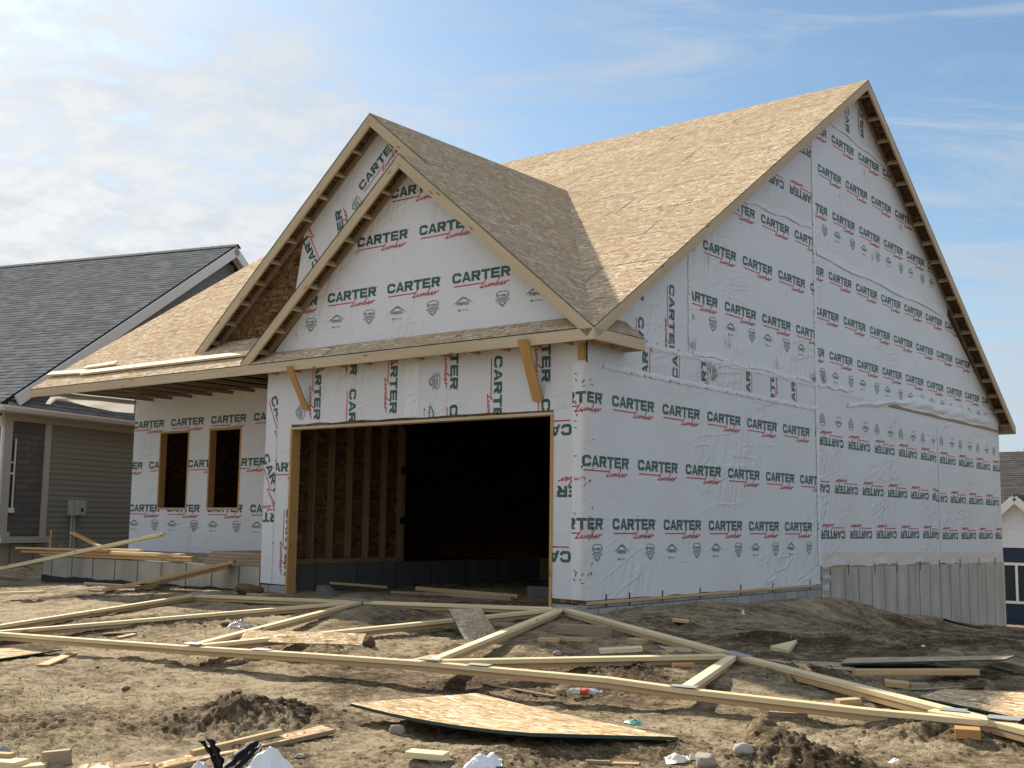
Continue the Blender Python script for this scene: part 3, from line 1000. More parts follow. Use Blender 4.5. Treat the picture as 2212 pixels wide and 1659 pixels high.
# --- roofs
roof = MB()
roof.slab([V(-XL, -OV, ZE), V(OX, -OV, ZE), V(OX, DR, ZR), V(-XL, DR, ZR)], nF, RT, (0, 1, 2), (1, 0, 0))
main_roof = roof.build('roof', ['osb', 'edge', 'osb_shaded'], house)
yE = DB + OV
b = MB()
b.slab([V(-XL, DR, ZR), V(OX, DR, ZR), V(OX, yE, main_z(yE)), V(-XL, yE, main_z(yE))], nB, RT, (0, 1, 2), (1, 0, 0))
b.build('roof', ['osb', 'edge', 'osb_shaded'], house)
gz = lambda x: ZE + MS * (OX - x)                     # shared right-hand slope of the two gables
b = MB()
yv = lambda x: (gz(x) - ZE) / S - OV
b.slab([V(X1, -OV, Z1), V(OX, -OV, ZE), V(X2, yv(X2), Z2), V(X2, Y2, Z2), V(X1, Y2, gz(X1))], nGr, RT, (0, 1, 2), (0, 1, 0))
gable_roof = b.build('gable_roof', ['osb_shade_grey', 'edge', 'osb_shaded'], house)
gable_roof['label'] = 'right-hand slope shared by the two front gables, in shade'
b = MB()
zl1 = Z1 - MS * (X1 - XL1)
b.slab([V(X1, -OV, Z1), V(X1, .62, Z1), V(XL1, .62, zl1), V(XL1, -OV, zl1)], nGl, RT, (0, 1, 2), (0, 1, 0))
b.build('gable_roof', ['osb', 'edge', 'osb_shaded'], house)
b = MB()
zl2 = Z2 - MS * (X2 - XL2)
b.slab([V(X2, Y2, Z2), V(X2, yv(X2), Z2), V(XL2, Y2 + .02, zl2), V(XL2, Y2, zl2)], nGl, RT, (0, 1, 2), (0, 1, 0))
b.build('gable_roof', ['osb', 'edge', 'osb_shaded'], house)
# small return of the eave round the garage corner
YR, ZT = .845, 3.618
b = MB()
b.slab([V(OX, -OV, ZE - .004), V(OX, YR, ZE - .004), V(.004, .86, ZT), V(.004, .02, ZT - .006)], (ZT - ZE, 0, .31), RT, (0, 1, 2))
b.build('eave_return_roof', ['osb_shade_grey', 'edge', 'osb_shaded'], house)

# --- fascia and eaves
FH, FT = .142, .038


def fascia(p0, p1, outn, parent=house, name='fascia_board', drop=RT + .002, mat='fascia'):
    p0, p1 = V(*p0), V(*p1)
    up = V(0, 0, 1)
    c = -up * (FH / 2 + drop) - unit(outn) * (FT / 2)
    return p_beam(name, mat, parent, p0 + c, p1 + c, FT, FH, (0, 0, 1))


fascia((-XL, -OV, ZE), (-8.9, -OV, ZE), (0, -1, 0))
fascia((-8.9, -OV, ZE), (-4.0, -OV, ZE), (0, -1, 0))
fascia((-4.0, -OV, ZE), (-1.0, -OV, ZE), (0, -1, 0))
fascia((-1.0, -OV, ZE), (OX, -OV, ZE), (0, -1, 0))
fascia((OX, -OV + FT, ZE), (OX, YR, ZE), (1, 0, 0))
fascia((-XL, yE, main_z(yE)), (OX, yE, main_z(yE)), (0, 1, 0))
p_box('eave_end_board', 'fascia', house, (.01, YR, ZE - .156), (OX - .048, 0, 0), (0, -.03, 0), (0, 0, .14))


def rake(p0, p1, side, parent, joint=None, inset=0.0):
    """barge board under a sloping roof edge; side = outward normal; p0 low end, p1 apex"""
    p0, p1 = V(*p0), V(*p1)
    d = unit(p1 - p0)
    dn = np.cross(d, side)
    if dn[2] > 0:
        dn = -dn
    c = dn * (RT + .002 + FH / 2) - V(*side) * (FT / 2 + inset)
    pts = [p0, p1] if joint is None else [p0, p0 + (p1 - p0) * joint, p1]
    for a, q in zip(pts[:-1], pts[1:]):
        p_beam('rake_board', 'fascia', parent, a + c, q + c, FT, FH, -dn)
    return d, dn


def lookouts(p0, p1, side, depth, spacing, parent, first=.35):
    p0, p1, side = V(*p0), V(*p1), V(*side)
    d = unit(p1 - p0)
    dn = np.cross(d, side)
    if dn[2] > 0:
        dn = -dn
    L = np.linalg.norm(p1 - p0)
    t = first
    while t < L - .2:
        c = p0 + d * t + dn * (RT + .004 + .045)
        p_beam('lookout', 'fascia', parent, c - side * (FT + .001), c - side * (depth - .036), .038, .088, -dn)
        t += spacing
    c = dn * (RT + .003 + .05) - side * (depth - .018)
    p_beam('ledger', 'joist', parent, p0 + c, p1 + c - d * .05, .034, .088, -dn)


gr = thing('rake_framing', (0, 0, 3.4), None, None)
gr.parent = house
gr.location = (6, -8, 3.4)
for nm, args in (('a', ((XL1, -OV, zl1), (X1, -OV, Z1))), ('b', ((OX, -OV, ZE), (X1, -OV, Z1)))):
    rake(args[0], args[1], (0, -1, 0), gr, inset=.003 if nm == 'a' else 0)
    lookouts(args[0], args[1], (0, -1, 0), OV, .47, gr)
rake((XL2, Y2, zl2), (X2, Y2, Z2), (0, -1, 0), gr, .5, .003)
lookouts((XL2, Y2, zl2), (X2, Y2, Z2), (0, -1, 0), .315, .47, gr)
rake((X1 - .03, Y2, gz(X1 - .03)), (X2, Y2, Z2), (0, -1, 0), gr)
lookouts((X1 - .1, Y2, gz(X1 - .1)), (X2, Y2, Z2), (0, -1, 0), .315, .6, gr)
rake((OX, -OV, ZE), (OX, DR, ZR), (1, 0, 0), gr, .38)
lookouts((OX, .5, main_z(.5)), (OX, DR, ZR), (1, 0, 0), OX, .56, gr)
rake((OX, yE, main_z(yE)), (OX, DR, ZR), (1, 0, 0), gr, .45, .003)
lookouts((OX, yE - .05, main_z(yE - .05)), (OX, DR, ZR), (1, 0, 0), OX, .56, gr, .12)
rake((-XL, -OV, ZE), (-XL, DR, ZR), (-1, 0, 0), gr)

# porch joists and eave tails
for k in range(11):
    x = -12.15 + k * .61
    p_beam('ceiling_joist', 'joist', house, (x, -OV + FT + .002, 3.322), (x, PD - .001, 3.322), .038, .062)
for k in range(13):
    x = -5.72 + k * .61 * .82
    if x < OX - .05:
        p_beam('eave_tail', 'lumber', house, (x, -OV + FT + .002, 3.265), (x, -.012, 3.265), .036, .088)
for k in range(2):
    p_beam('eave_tail', 'lumber', house, (OX - FT - .002, .1 + k * .42, 3.263), (.012, .1 + k * .42, 3.263), .036, .088)

# --- solid walls behind the wrap
wallT = .13


def wall(name, outline, nrm, mat='osb_shaded', t=wallT):
    b_ = MB()
    b_.slab([V(*p) for p in outline], nrm, t, (0, 0, 0))
    return b_.build(name, mat, house)


e = .004
wall('wall', [(-e, .004, .075), (-e, 6.78, .075), (-e, 6.78, main_z(6.78) - .03), (-e, .004, main_z(0) - .03)], (1, 0, 0))
wall('wall', [(-e, 6.78, .33), (-e, DB, .33), (-e, DB, main_z(DB) - .03), (-e, DR, ZR - .03), (-e, 6.78, main_z(6.78) - .03)], (1, 0, 0))
wall('wall', [(-12.10, DB, 0), (-wallT - .01, DB, 0), (-wallT - .01, DB, main_z(DB) - .05), (-12.10, DB, main_z(DB) - .05)], (0, 1, 0))
wall('wall', [(-12.10, PD + .02, 0.0), (-12.10, DB - wallT, 0.0), (-12.10, DB - wallT, main_z(DB) - .06), (-12.10, DR, ZR - .05), (-12.10, PD + .02, main_z(PD) - .05)], (-1, 0, 0))
# garage front: header and two piers, gable walls over them
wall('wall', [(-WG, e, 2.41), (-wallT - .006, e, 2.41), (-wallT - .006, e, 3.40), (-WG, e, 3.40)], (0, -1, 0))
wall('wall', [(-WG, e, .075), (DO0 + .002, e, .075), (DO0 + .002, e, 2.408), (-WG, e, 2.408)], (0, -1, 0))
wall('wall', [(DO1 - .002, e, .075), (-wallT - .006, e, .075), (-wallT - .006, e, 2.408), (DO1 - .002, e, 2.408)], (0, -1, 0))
g1 = lambda x: min(gz(x), Z1 - MS * (X1 - x)) - .03
wall('gable_wall', [(XL1 + .35, e, 3.56), (-.08, e, 3.56), (X1, e, Z1 - .03)], (0, -1, 0), 'osb_shaded', .05)
ow = .63
wall('gable_wall', [(XL2 + .3, ow, main_z(ow) - .01), (X1 + .3, ow, main_z(ow) - .01), (X1 + .3, ow, gz(X1 + .3) - .03), (X2, ow, Z2 - .03)], (0, -1, 0), 'osb_shaded', .05)
# garage left wall: sheathing, studs, plate, curb
wall('wall', [(-WG, 0.14, .355), (-WG, 2.97, .355), (-WG, 2.97, 3.3), (-WG, 0.14, 3.3)], (-1, 0, 0), 'osb_shaded', .012)
for y in (.50, .89, 1.295, 1.70, 2.10, 2.50, 2.90):
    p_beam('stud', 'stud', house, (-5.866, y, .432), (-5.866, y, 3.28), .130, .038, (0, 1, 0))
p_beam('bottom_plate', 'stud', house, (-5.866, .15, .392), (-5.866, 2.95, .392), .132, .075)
p_box('curb', 'concrete_dark', house, (-5.76, .15, -.6), (-.2, 0, 0), (0, 6.6, 0), (0, 0, .952))
wall('garage_back_wall', [(-5.94, 6.75, -.4), (-wallT - .01, 6.75, -.4), (-wallT - .01, 6.75, .35), (-5.94, 6.75, .35)], (0, -1, 0), 'stud', .2)
p_beam('conduit', 'concrete_dark', house, (-5.79, 2.93, .42), (-5.79, 2.93, 3.0), .022, .022, (0, 1, 0))
for z in (.98, 1.83, 2.62):
    p_box('junction_box', 'dark', house, (-5.80, 2.84, z), (.06, 0, 0), (0, .08, 0), (0, 0, .12))

# garage opening trim
tr = thing('garage_opening', (-3, 0, 0), None, None)
tr.parent = house
tr.location = (3, -8, 0)
p_box('header_trim', 'fascia', tr, (DO0, -.018, 2.371), (DO1 - DO0, 0, 0), (0, .17, 0), (0, 0, .037))
p_box('jamb', 'lumber_orange', tr, (DO0, -.018, -.12), (.038, 0, 0), (0, .17, 0), (0, 0, 2.489))
p_box('jamb', 'lumber_orange', tr, (DO1 - .038, -.018, -.12), (.038, 0, 0), (0, .17, 0), (0, 0, 2.489))
# temporary braces from fascia to wall
p_beam('temporary_brace', 'lumber_orange', house, (-.715, -.375, 3.29), (-.735, -.020, 2.56), .150, .036, (0, -1, .4))
p_beam('temporary_brace', 'lumber_orange', house, (-5.055, -.370, 3.27), (-5.035, -.026, 2.66), .105, .036, (0, -1, .4))
p_beam('corner_stud', 'lumber_orange', house, (-.07, -.028, 3.03), (-.07, -.028, 3.225), .09, .030, (0, -1, 0))

# --- foundations
b = MB()
b.box((-.24, 0.0, -1.0), (.236, 0, 0), (0, 6.79, 0), (0, 0, 1.058), udir=(0, 1, 0))
b.build('block_foundation', 'block', house)
p_box('block_foundation', 'block', house, (-WG, .004, -.8), (WG + DO0, 0, 0), (0, .2, 0), (0, 0, .86), udir=(1, 0, 0))
p_box('block_foundation', 'block', house, (DO1, .004, -.8), (-DO1 - .245, 0, 0), (0, .2, 0), (0, 0, .86), udir=(1, 0, 0))
b = MB()
b.slab([V(.018, 6.80, -2.2), V(.018, DB + .03, -2.2), V(.018, DB + .03, .285), V(.018, 6.80, .352)], (1, 0, 0), .25, (0, 0, 0), (0, 1, 0))
fw_ = b.build('concrete_foundation', 'concrete', house)
b = MB()
mem = [(6.84, -.22), (7.3, -.20), (7.9, -.30), (8.5, -.43), (8.9, -.53), (8.9, -1.0), (6.84, -1.0)]
b.slab([V(.026, y, z) for y, z in mem], (1, 0, 0), .006)
b.build('waterproof_membrane', 'membrane', fw_)
p_box('concrete_foundation', 'concrete', house, (-12.1, DB - .2, -2.2), (12.1, 0, 0), (0, .2, 0), (0, 0, 2.45))
p_beam('sill_plate', 'lumber', house, (-.06, .015, .083), (-.06, 6.76, .083), .136, .040)
p_beam('sill_plate', 'lumber_old', house, (-.06, 6.80, .335 + .035), (-.06, 12.77, .318 + .03), .128, .05)
b = MB()
b.box((-12.03, -.002, -.9), (6.05, 0, 0), (0, .2, 0), (0, 0, 1.215), udir=(1, 0, 0))
pf = b.build('porch_foundation', 'concrete_porch', house)
b = MB()
xs = np.linspace(-12.045, -5.97, 40)
topz = [-.03 - .006 * (x + 12) / 6 + .012 * math.sin(x * 5.1) + .008 * math.sin(x * 13) for x in xs]
b.grid([[V(x, -.008, -.7), V(x, -.008, z)] for x, z in zip(xs, topz)], smooth=False, thick=-.004)
b.build('waterproof_membrane', 'membrane', pf)
p_box('porch_foundation', 'concrete_porch', house, (-12.03, .2, -.9), (.2, 0, 0), (0, 1.5, 0), (0, 0, 1.21), udir=(0, 1, 0))
p_box('porch_slab', 'concrete_porch', house, (-11.83, .2, -.4), (5.85, 0, 0), (0, 1.50, 0), (0, 0, .62))
p_box('sill_plate', 'lumber_old', house, (-12.06, PD - .03, .345), (6.1, 0, 0), (0, .14, 0), (0, 0, .06))
p_box('concrete_foundation', 'concrete_porch', house, (-12.06, PD - .05, -.5), (6.1, 0, 0), (0, .14, 0), (0, 0, .842))

# --- porch wall with two window openings
WINS = [(-11.236, -10.312, 1.190, 2.685), (-9.718, -8.792, 1.196, 2.692)]


def holes(x0, x1, z0, z1, wins):
    cells = []
    x = x0
    for (a, b_, c, d) in wins:
        cells.append([(x, z0), (a, z0), (a, z1), (x, z1)])
        cells.append([(a, z0), (b_, z0), (b_, c), (a, c)])
        cells.append([(a, d), (b_, d), (b_, z1), (a, z1)])
        x = b_
    cells.append([(x, z0), (x1, z0), (x1, z1), (x, z1)])
    return cells


for c in holes(-12.095, -WG, .40, 3.4, WINS):
    wall('wall', [(h, PD + .004, z) for h, z in c], (0, -1, 0), 'osb_shaded', .012)
for (a, b_, c, d) in WINS:
    op = thing('window_opening', ((a + b_) / 2, PD, c), None, None)
    op.parent = house
    op.location = ((a + b_) / 2 + 6, PD - 8, c)
    p_box('jamb', 'lumber_orange', op, (a, PD - .004, c + .0385), (.037, 0, 0), (0, .14, 0), (0, 0, d - c - .077))
    p_box('jamb', 'lumber_orange', op, (b_ - .037, PD - .004, c + .0385), (.037, 0, 0), (0, .14, 0), (0, 0, d - c - .077))
    p_box('sill', 'lumber', op, (a, PD - .004, c), (b_ - a, 0, 0), (0, .14, 0), (0, 0, .038))
    p_box('head', 'lumber', op, (a, PD - .004, d - .038), (b_ - a, 0, 0), (0, .14, 0), (0, 0, .038))
    for q in (.30, .62):
        p_beam('inner_stud', 'stud', op, (a + (b_ - a) * q - .5, PD + 2.6, .3), (a + (b_ - a) * q - .5, PD + 2.6, 3.2), .05, .09, (0, 1, 0))
for x in np.arange(-11.9, -6.1, .41):
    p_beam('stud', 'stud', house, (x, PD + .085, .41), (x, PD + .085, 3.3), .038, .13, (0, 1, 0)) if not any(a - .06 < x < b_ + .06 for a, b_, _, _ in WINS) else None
p_box('floor', 'osb_shaded', house, (-12.0, PD + .1, .30), (6.0, 0, 0), (0, 4.8, 0), (0, 0, .04))

# ------------------------------------------------------------------ wrap sheets
EX_R = dict(o=(0, 0, 0), eh=(0, 1, 0), out=(1, 0, 0))      # right-hand side wall, h = y
EX_F = dict(o=(0, 0, 0), eh=(1, 0, 0), out=(0, -1, 0))     # garage front, h = x


def rk(y):
    return main_z(y) - .055


# lower front sheet on the side wall
def wavy(h0, h1, z0, z1, n_, amp, seed):
    rr = random.Random(seed)
    return [(h0 + (h1 - h0) * i / n_, z0 + (z1 - z0) * i / n_ + (rr.uniform(-amp, amp) if 0 < i < n_ else 0)) for i in range(n_ + 1)]


def strip_cells(bottom, top):
    """cells between two polylines with the same h stops"""
    return [[bottom[i], bottom[i + 1], top[i + 1], top[i]] for i in range(len(bottom) - 1)]


bt = wavy(-.0045, 6.78, .118, .093, 26, .009, 3)
p = Wrap(cells=strip_cells(bt, [(h, 2.99) for h, z in bt]), **EX_R)
p.rows((.5494, 2.5034), k0=-1, k1=6)
p.rows((-.0652, 1.7242), k0=0, k1=6)
p.rows((.5732, .9628), k0=-1, k1=6)
p.badges((.235, .677), k0=0, k1=6)
p.build('house_wrap', house)
for x0, x1, mt_ in ((-.215, -.08, 'tape'), (-.08, -.045, 'wrap'), (-.045, .0, 'wrap_tan')):
    p = Wrap(cells=[[(x0, .122), (x1, .118), (x1, 3.0), (x0, 3.0)]], off=.0048, **EX_F)
    p.rows((.5494, 2.5034), k0=-1, k1=0)
    p.rows((-.0652, 1.7242), k0=0, k1=1)
    p.rows((.5732, .9628), k0=-1, k1=0)
    p.build('house_wrap', house, (mt_, 'green', 'red', 'icon', 'icon_grey'))
# lower rear sheet, hung upside down
bt = wavy(6.78, DB, .40, .292, 34, .012, 5)
p = Wrap(cells=strip_cells([q for q in bt if q[0] < 12.8], [(h, 3.37) for h, z in bt if h < 12.8]), off=.003, **EX_R)
hh = [q for q in bt if q[0] < 12.8][-1][0]
p.rows((7.829, .974), 180, k0=-5, k1=2)
p.rows((7.213, 1.742), 180, k0=-6, k1=2)
p.rows((7.829, 2.535), 180, k0=-5, k1=2)
p.badges((13.08, 2.842), 180, k0=0, k1=6)
p.build('house_wrap', house)
p = Wrap(cells=strip_cells([q for q in bt if q[0] >= hh], [(h, 3.37) for h, z in bt if h >= hh]), off=.001, **EX_R)
p.rows((13.885, .952), 180, k0=-4, k1=2)
p.rows((14.48, 1.712), 180, k0=-4, k1=2)
p.rows((13.862, 2.515), 180, k0=-4, k1=2)
p.badges((16.66, 2.85), 180, k0=0, k1=4)
p.build('house_wrap', house)
# unbacked strip over the rear foundation edge
b = MB()
b.grid([[V(.006 + .006 * math.sin(h * 3.1) + .004 * math.sin(h * 11), h, z - .02 + .012 * math.sin(h * 7)), V(.0065 + .006 * math.sin(h * 3.1 + .5), h, z + .09), V(.0065, h, z + .21)] for h, z in bt])
b.build('wrap_skirt', 'wrap_tan', house)
# band round the first floor joists
p = Wrap(cells=[[(.0, 2.99), (6.78, 2.99), (6.78, 3.38), (.0, 3.38)]], off=.004, **EX_R)
for h0, z0, a0 in ((1.398, 2.80, 90), (2.166, 3.008, 90), (2.964, 2.72, 90), (4.331, 2.86, 90), (5.15, 2.60, 90), (5.908, 2.86, 90)):
    p.put(WORD, (h0, z0), a0, .135)
p.put(SHIELD_B, (3.2, 3.2), 90)
p.build('house_wrap', house)
# upper sheets under the front slope of the big gable
p = Wrap(cells=[[(.03, 3.38), (2.515, 3.38), (2.515, rk(2.515)), (.03, rk(.03))]], off=.001, **EX_R)
p.put(WORD, (1.95, 4.30), -90, .135)
p.put(WORD, (1.95, 4.30 - 1.2235), -90, .135)
p.put(WORD, (1.16, 3.735), -90, .135)
p.put(WORD, (1.16, 4.96), -90, .135)
p.build('house_wrap', house, ('wrap_dirty', 'green', 'red', 'icon', 'icon_grey'))
p = Wrap(cells=[[(2.515, 3.38), (6.70, 3.38), (6.70, 6.08), (3.73, 5.97), (2.515, rk(2.515))]], off=.003, **EX_R)
p.rows((2.315, 4.175), k0=0, k1=4)
p.rows((2.899, 4.973), k0=-1, k1=4)
p.rows((3.535, 5.762), k0=0, k1=3)
p.badges((4.40, 3.91), k0=-2, k1=3)
p.build('house_wrap', house, ('wrap_dirty', 'green', 'red', 'icon', 'icon_grey'))
p = Wrap(cells=[[(3.73, 5.97), (6.70, 6.08), (6.70, rk(6.70))]], off=.001, **EX_R)
p.rows((5.60, 6.622), 180, k0=-1, k1=2)
p.rows((6.99, 7.43), 180, k0=0, k1=1)
p.build('house_wrap', house)
p = Wrap(cells=[[(6.70, 3.37), (16.96, 3.37), (16.96, rk(16.96)), (13.6, 5.58), (6.70, 5.66)]], off=.001, **EX_R)
p.rows((7.341, 5.302), k0=-1, k1=7)
p.rows((6.735, 4.600), k0=0, k1=8)
p.rows((7.315, 3.898), k0=-1, k1=9)
p.badges((7.01, 3.592), k0=0, k1=9)
p.build('house_wrap', house, ('wrap_dirty', 'green', 'red', 'icon', 'icon_grey'))
p = Wrap(cells=[[(6.70, 5.66), (13.6, 5.58), (13.65, rk(13.65)), (10.33, 8.02), (7.1, 8.185), (6.70, rk(6.70))]], off=.003, **EX_R)
p.rows((7.575, 7.822), k0=-1, k1=4)
p.rows((6.954, 7.135), k0=0, k1=5)
p.rows((7.544, 6.410), k0=-1, k1=5)
p.badges((7.205, 6.125), k0=0, k1=5)
p.build('house_wrap', house, ('wrap_dirty', 'green', 'red', 'icon', 'icon_grey'))
p = Wrap(cells=[[(7.1, 8.185), (10.33, 8.02), (DR, ZR - .06)]], off=.001, **EX_R)
p.put(WORD, (8.25, 8.69), -90, .135)
p.put(WORD, (8.94, 9.29), -90, .135)
p.build('house_wrap', house)

# garage front
p = Wrap(cells=[strip_cells(wavy(-WG, -.02, 2.452, 2.438, 20, .012, 9), [(h, 3.30) for h, z in wavy(-WG, -.02, 2.452, 2.438, 20, .012, 9)])][0], off=.004, **EX_F)
for h0, z0 in ((-4.885, 2.504 + .995), (-4.145, 3.12 + .995), (-4.145, 2.909), (-3.335, 2.525 + .995), (-2.22, 2.795 + .995), (-2.22, 2.582), (-1.465, 3.18), (-.692, 2.798 + .995), (-.692, 2.577)):
    p.put(WORD, (h0, z0), -90, .135)
p.put(SHIELD_B, (-2.51, 2.918), -90)
p.put(SHIELD_B, (-5.19, 2.625), -90)
p.put(ROOF_B, (-2.60, 2.47), -90)
p.build('house_wrap', house)
p = Wrap(cells=[[(-5.70, .080), (DO0 + .0, .075), (DO0 + .0, 2.46), (-5.70, 2.46)]], off=.001, **EX_F)
p.put(WORD, (-5.91, 1.747), 0, .135)
p.put(WORD, (-5.42, 1.2), -90, .135)
p.build('house_wrap', house)
p = Wrap(cells=[[(-WG - .003, .085), (-5.69, .080), (-5.69, 3.1), (-WG - .003, 3.1)]], off=.0065, **EX_F)
p.put(WORD, (-5.865, 2.86), -64, .135)
p.put(WORD, (-6.00, 1.98), -62, .135)
p.put(WORD, (-5.28, 1.13), 180, .135)
p.build('house_wrap', house)
p = Wrap(cells=[[(DO1 + .0, .125), (-.001, .118), (-.001, 2.45), (DO1 + .0, 2.45)]], off=.002, **EX_F)
p.rows((-.225, 2.247), 180, k0=0, k1=1)
p.rows((.56, 1.490), 180, k0=0, k1=1)
p.rows((-.225, .700), 180, k0=0, k1=1)
p.build('house_wrap', house)
b = MB()
for (x0, x1, z0, z1, q) in ((-3.055, -2.782, 2.46, 3.29, .0075),):
    b = MB()
    b.slab([V(x0, -q, z0), V(x1, -q, z0), V(x1, -q, z1), V(x0, -q, z1)], (0, -1, 0), .002)
    b.build('seam_tape', 'tape', house)
b = MB()
for (y0, y1, z0, z1, q) in ((6.69, 6.81, .40, 7.72, .0085), (2.46, 2.56, 3.42, 5.1, .0085), (12.74, 12.80, .36, 3.1, .0075)):
    k = int((z1 - z0) / .15)
    b = MB()
    b.grid([[V(q + .001 * math.sin(i * 1.7), y0 + .006 * math.sin(i * 2.3), z0 + (z1 - z0) * i / k), V(q + .003 + .002 * math.sin(i * 2.9), (y0 + y1) / 2, z0 + (z1 - z0) * i / k), V(q, y1 + .006 * math.sin(i * 1.1), z0 + (z1 - z0) * i / k)] for i in range(k + 1)])
    b.build('seam_tape', 'tape', house)
for z_ in (2.99, 3.38):
    k = 60
    b = MB()
    b.grid([[V(.0085, .35 + 6.4 * i / k, z_ - .035 + .008 * math.sin(i * 2.1)), V(.013 + .004 * math.sin(i * 1.3) + .003 * math.sin(i * 4.1), .35 + 6.4 * i / k, z_), V(.0085, .35 + 6.4 * i / k, z_ + .035 + .010 * math.sin(i * 1.7))] for i in range(k + 1)])
    b.build('seam_tape', 'tape', house)
# staples and dark creases along the tape
rr = random.Random(4)
b = MB()
for _ in range(60):
    y, z = rr.choice([(.045, rr.uniform(.2, 2.9)), (.11, rr.uniform(.2, 2.9)), (rr.uniform(.4, 6.6), 2.955 + rr.uniform(-.01, .01)), (rr.uniform(.4, 6.6), 3.42 + rr.uniform(-.01, .01)), (6.70, rr.uniform(.5, 7))])
    a_ = rr.uniform(0, 3.1)
    b.box((.012, y, z), (.004, 0, 0), (0, .035 * math.cos(a_), .035 * math.sin(a_)), (0, -.008 * math.sin(a_), .008 * math.cos(a_)))
for _ in range(26):
    x, z = rr.choice([(-.15, rr.uniform(.3, 2.9)), (-.06, rr.uniform(.3, 2.9)), (-5.70, rr.uniform(.3, 2.9))])
    a_ = rr.uniform(0, 3.1)
    b.box((x, -.012, z), (0, .004, 0), (.035 * math.cos(a_), 0, .035 * math.sin(a_)), (-.008 * math.sin(a_), 0, .008 * math.cos(a_)))
b.build('staples', 'dark', house)
# anchor straps at the foot of the wrap
for y in (.42, .95, 1.75, 2.75, 3.95, 5.0, 6.35):
    p_box('anchor_strap', 'dark', house, (.003, y, .03), (.004, 0, 0), (0, .022, 0), (0, 0, .15))
for y in (7.9, 9.1, 10.2, 11.45, 12.6, 13.9, 15.2, 16.4):
    p_box('anchor_strap', 'dark', house, (.020, y, .22), (.004, 0, 0), (0, .022, 0), (0, 0, .18))

# the two front gables
p = Wrap(cells=[[(XL1 + .42, 3.57), (-.15, 3.57), (X1, Z1 - .05)]], **EX_F)
p.rows((-4.667, 4.224), k0=-1, k1=4)
p.rows((-4.074, 4.982), k0=0, k1=2)
p.rows((-3.42, 5.60), k0=0, k1=1)
p.badges((-5.015, 3.925), k0=0, k1=5)
p.build('house_wrap', house, ('wrap_dirty', 'green', 'red', 'icon', 'icon_grey'))
p = Wrap((0, ow, 0), (1, 0, 0), (0, -1, 0), [[(-6.20, 4.2), (-3.0, 4.2), (-3.0, gz(-3.0) - .05), (X2, Z2 - .05), (-5.93, Z2 - .05 - MS * (X2 + 5.93))]], off=.004)
p.put(WORD, (-4.66, 6.07), 41, .135)
p.put(WORD, (-4.86, 4.90), 105, .135)
p.put(WORD, (-5.57, 5.02), 120, .135)
p.put(SHIELD_B, (-4.78, 5.88), -60)
p.build('house_wrap', house, ('wrap', 'green', 'red', 'icon', 'icon_grey'))

# porch wall
p = Wrap((0, PD, 0), (1, 0, 0), (0, -1, 0), holes(-12.10, -WG - .002, .365, 3.375, [(a + .012, b_ - .010, c + .012, d - .012) for a, b_, c, d in WINS]))
p.rows((-12.129, 2.7758), k0=0, k1=6)
p.rows((-11.547 - 1.2235, 1.978), k0=0, k1=6)
p.rows((-12.136, 1.150), k0=0, k1=6)
p.badges((-11.275 - 1.2235, .888), k0=0, k1=6)
p.build('house_wrap', house)
# wrap hanging loose from the porch's open end
b = MB()
P = []
for i in range(25):
    t = i / 24
    y = .05 + 1.74 * t
    zt_, zb_ = 3.37, 3.19 - .12 * t + .02 * math.sin(t * 7) - (.08 if i < 2 else 0)
    P.append([V(-12.10 - .015 + (.05 * math.sin(t * 14 + j * 1.3)) * j / 4 * (1 - t), y - (.12 * (1 - t) ** 3) * (j / 4), zt_ + (zb_ - zt_) * j / 4) for j in range(5)])
b.grid(P)
b.build('loose_wrap', 'loose', house)
# slack upper edge billowing over the rear sheet
b = MB()
P = []
rr = random.Random(12)
for i in range(61):
    t = i / 60
    y = 8.05 + 8.95 * t
    top = 3.20 + .43 * min(1, t / .42) + .03 * math.sin(t * 21) * (t > .3)
    bot = 3.12 + .235 * min(1, t / .25) + .012 * math.sin(t * 30)
    bul = .018 + .022 * abs(math.sin(t * 9.5)) + rr.uniform(-.006, .006)
    row = []
    for j in range(7):
        q = j / 6
        fold = .5 + .5 * math.sin(t * 52 + q * 9)
        row.append(V(.010 + bul * math.sin(min(1, q * 1.25) * 2.9) * min(1, 3 * t + .15) + .014 * fold * q * (1 - q) * 4, y, top + (bot - top) * q))
    P.append(row)
b.grid(P)
b.build('loose_wrap', 'tape', house)
p_beam('rim_board', 'lumber_old', house, (.006, 10.0, 3.335), (.006, 17.02, 3.325), .022, .05)
b = MB()
P = [[V(.015 + .03 * j / 3 + .02 * math.sin(i * 1.9), 6.80 + .30 * j / 3 * (1 - abs(i / 8 - .55)), .40 - .42 * i / 8) for j in range(4)] for i in range(9)]
b.grid(P)
b.build('loose_wrap', 'loose', house)

# laps between sheets: a wavy doubled edge standing a little off the wall
def lap(h0, z0, h1, z1, seed, hgt=.15):
    rr_ = random.Random(seed)
    n_ = max(6, int((h1 - h0) / .12))
    P = []
    for i in range(n_ + 1):
        t = i / n_
        y, z = h0 + (h1 - h0) * t, z0 + (z1 - z0) * t + .018 * math.sin(t * 17 + seed) + rr_.uniform(-.008, .008)
        o_ = .0085 + .006 * abs(math.sin(t * 11 + seed * 2)) + rr_.uniform(0, .004)
        P.append([V(o_, y, z - .006), V(o_ + .003, y, z + .004), V(.0075 + o_ * .35, y, z + .045), V(.0062, y, z + hgt + .012 * math.sin(t * 13))])
    b_ = MB()
    b_.grid(P)
    b_.build('wrap_lap', 'tape', house)


lap(6.82, 5.63, 13.4, 5.55, 1)
lap(7.25, 8.165, 10.2, 8.01, 2, .08)
lap(3.85, 5.955, 6.66, 6.055, 3, .10)
lap(6.82, 3.385, 8.3, 3.42, 4, .05)
lap(2.58, 3.41, 6.66, 3.405, 5, .06)
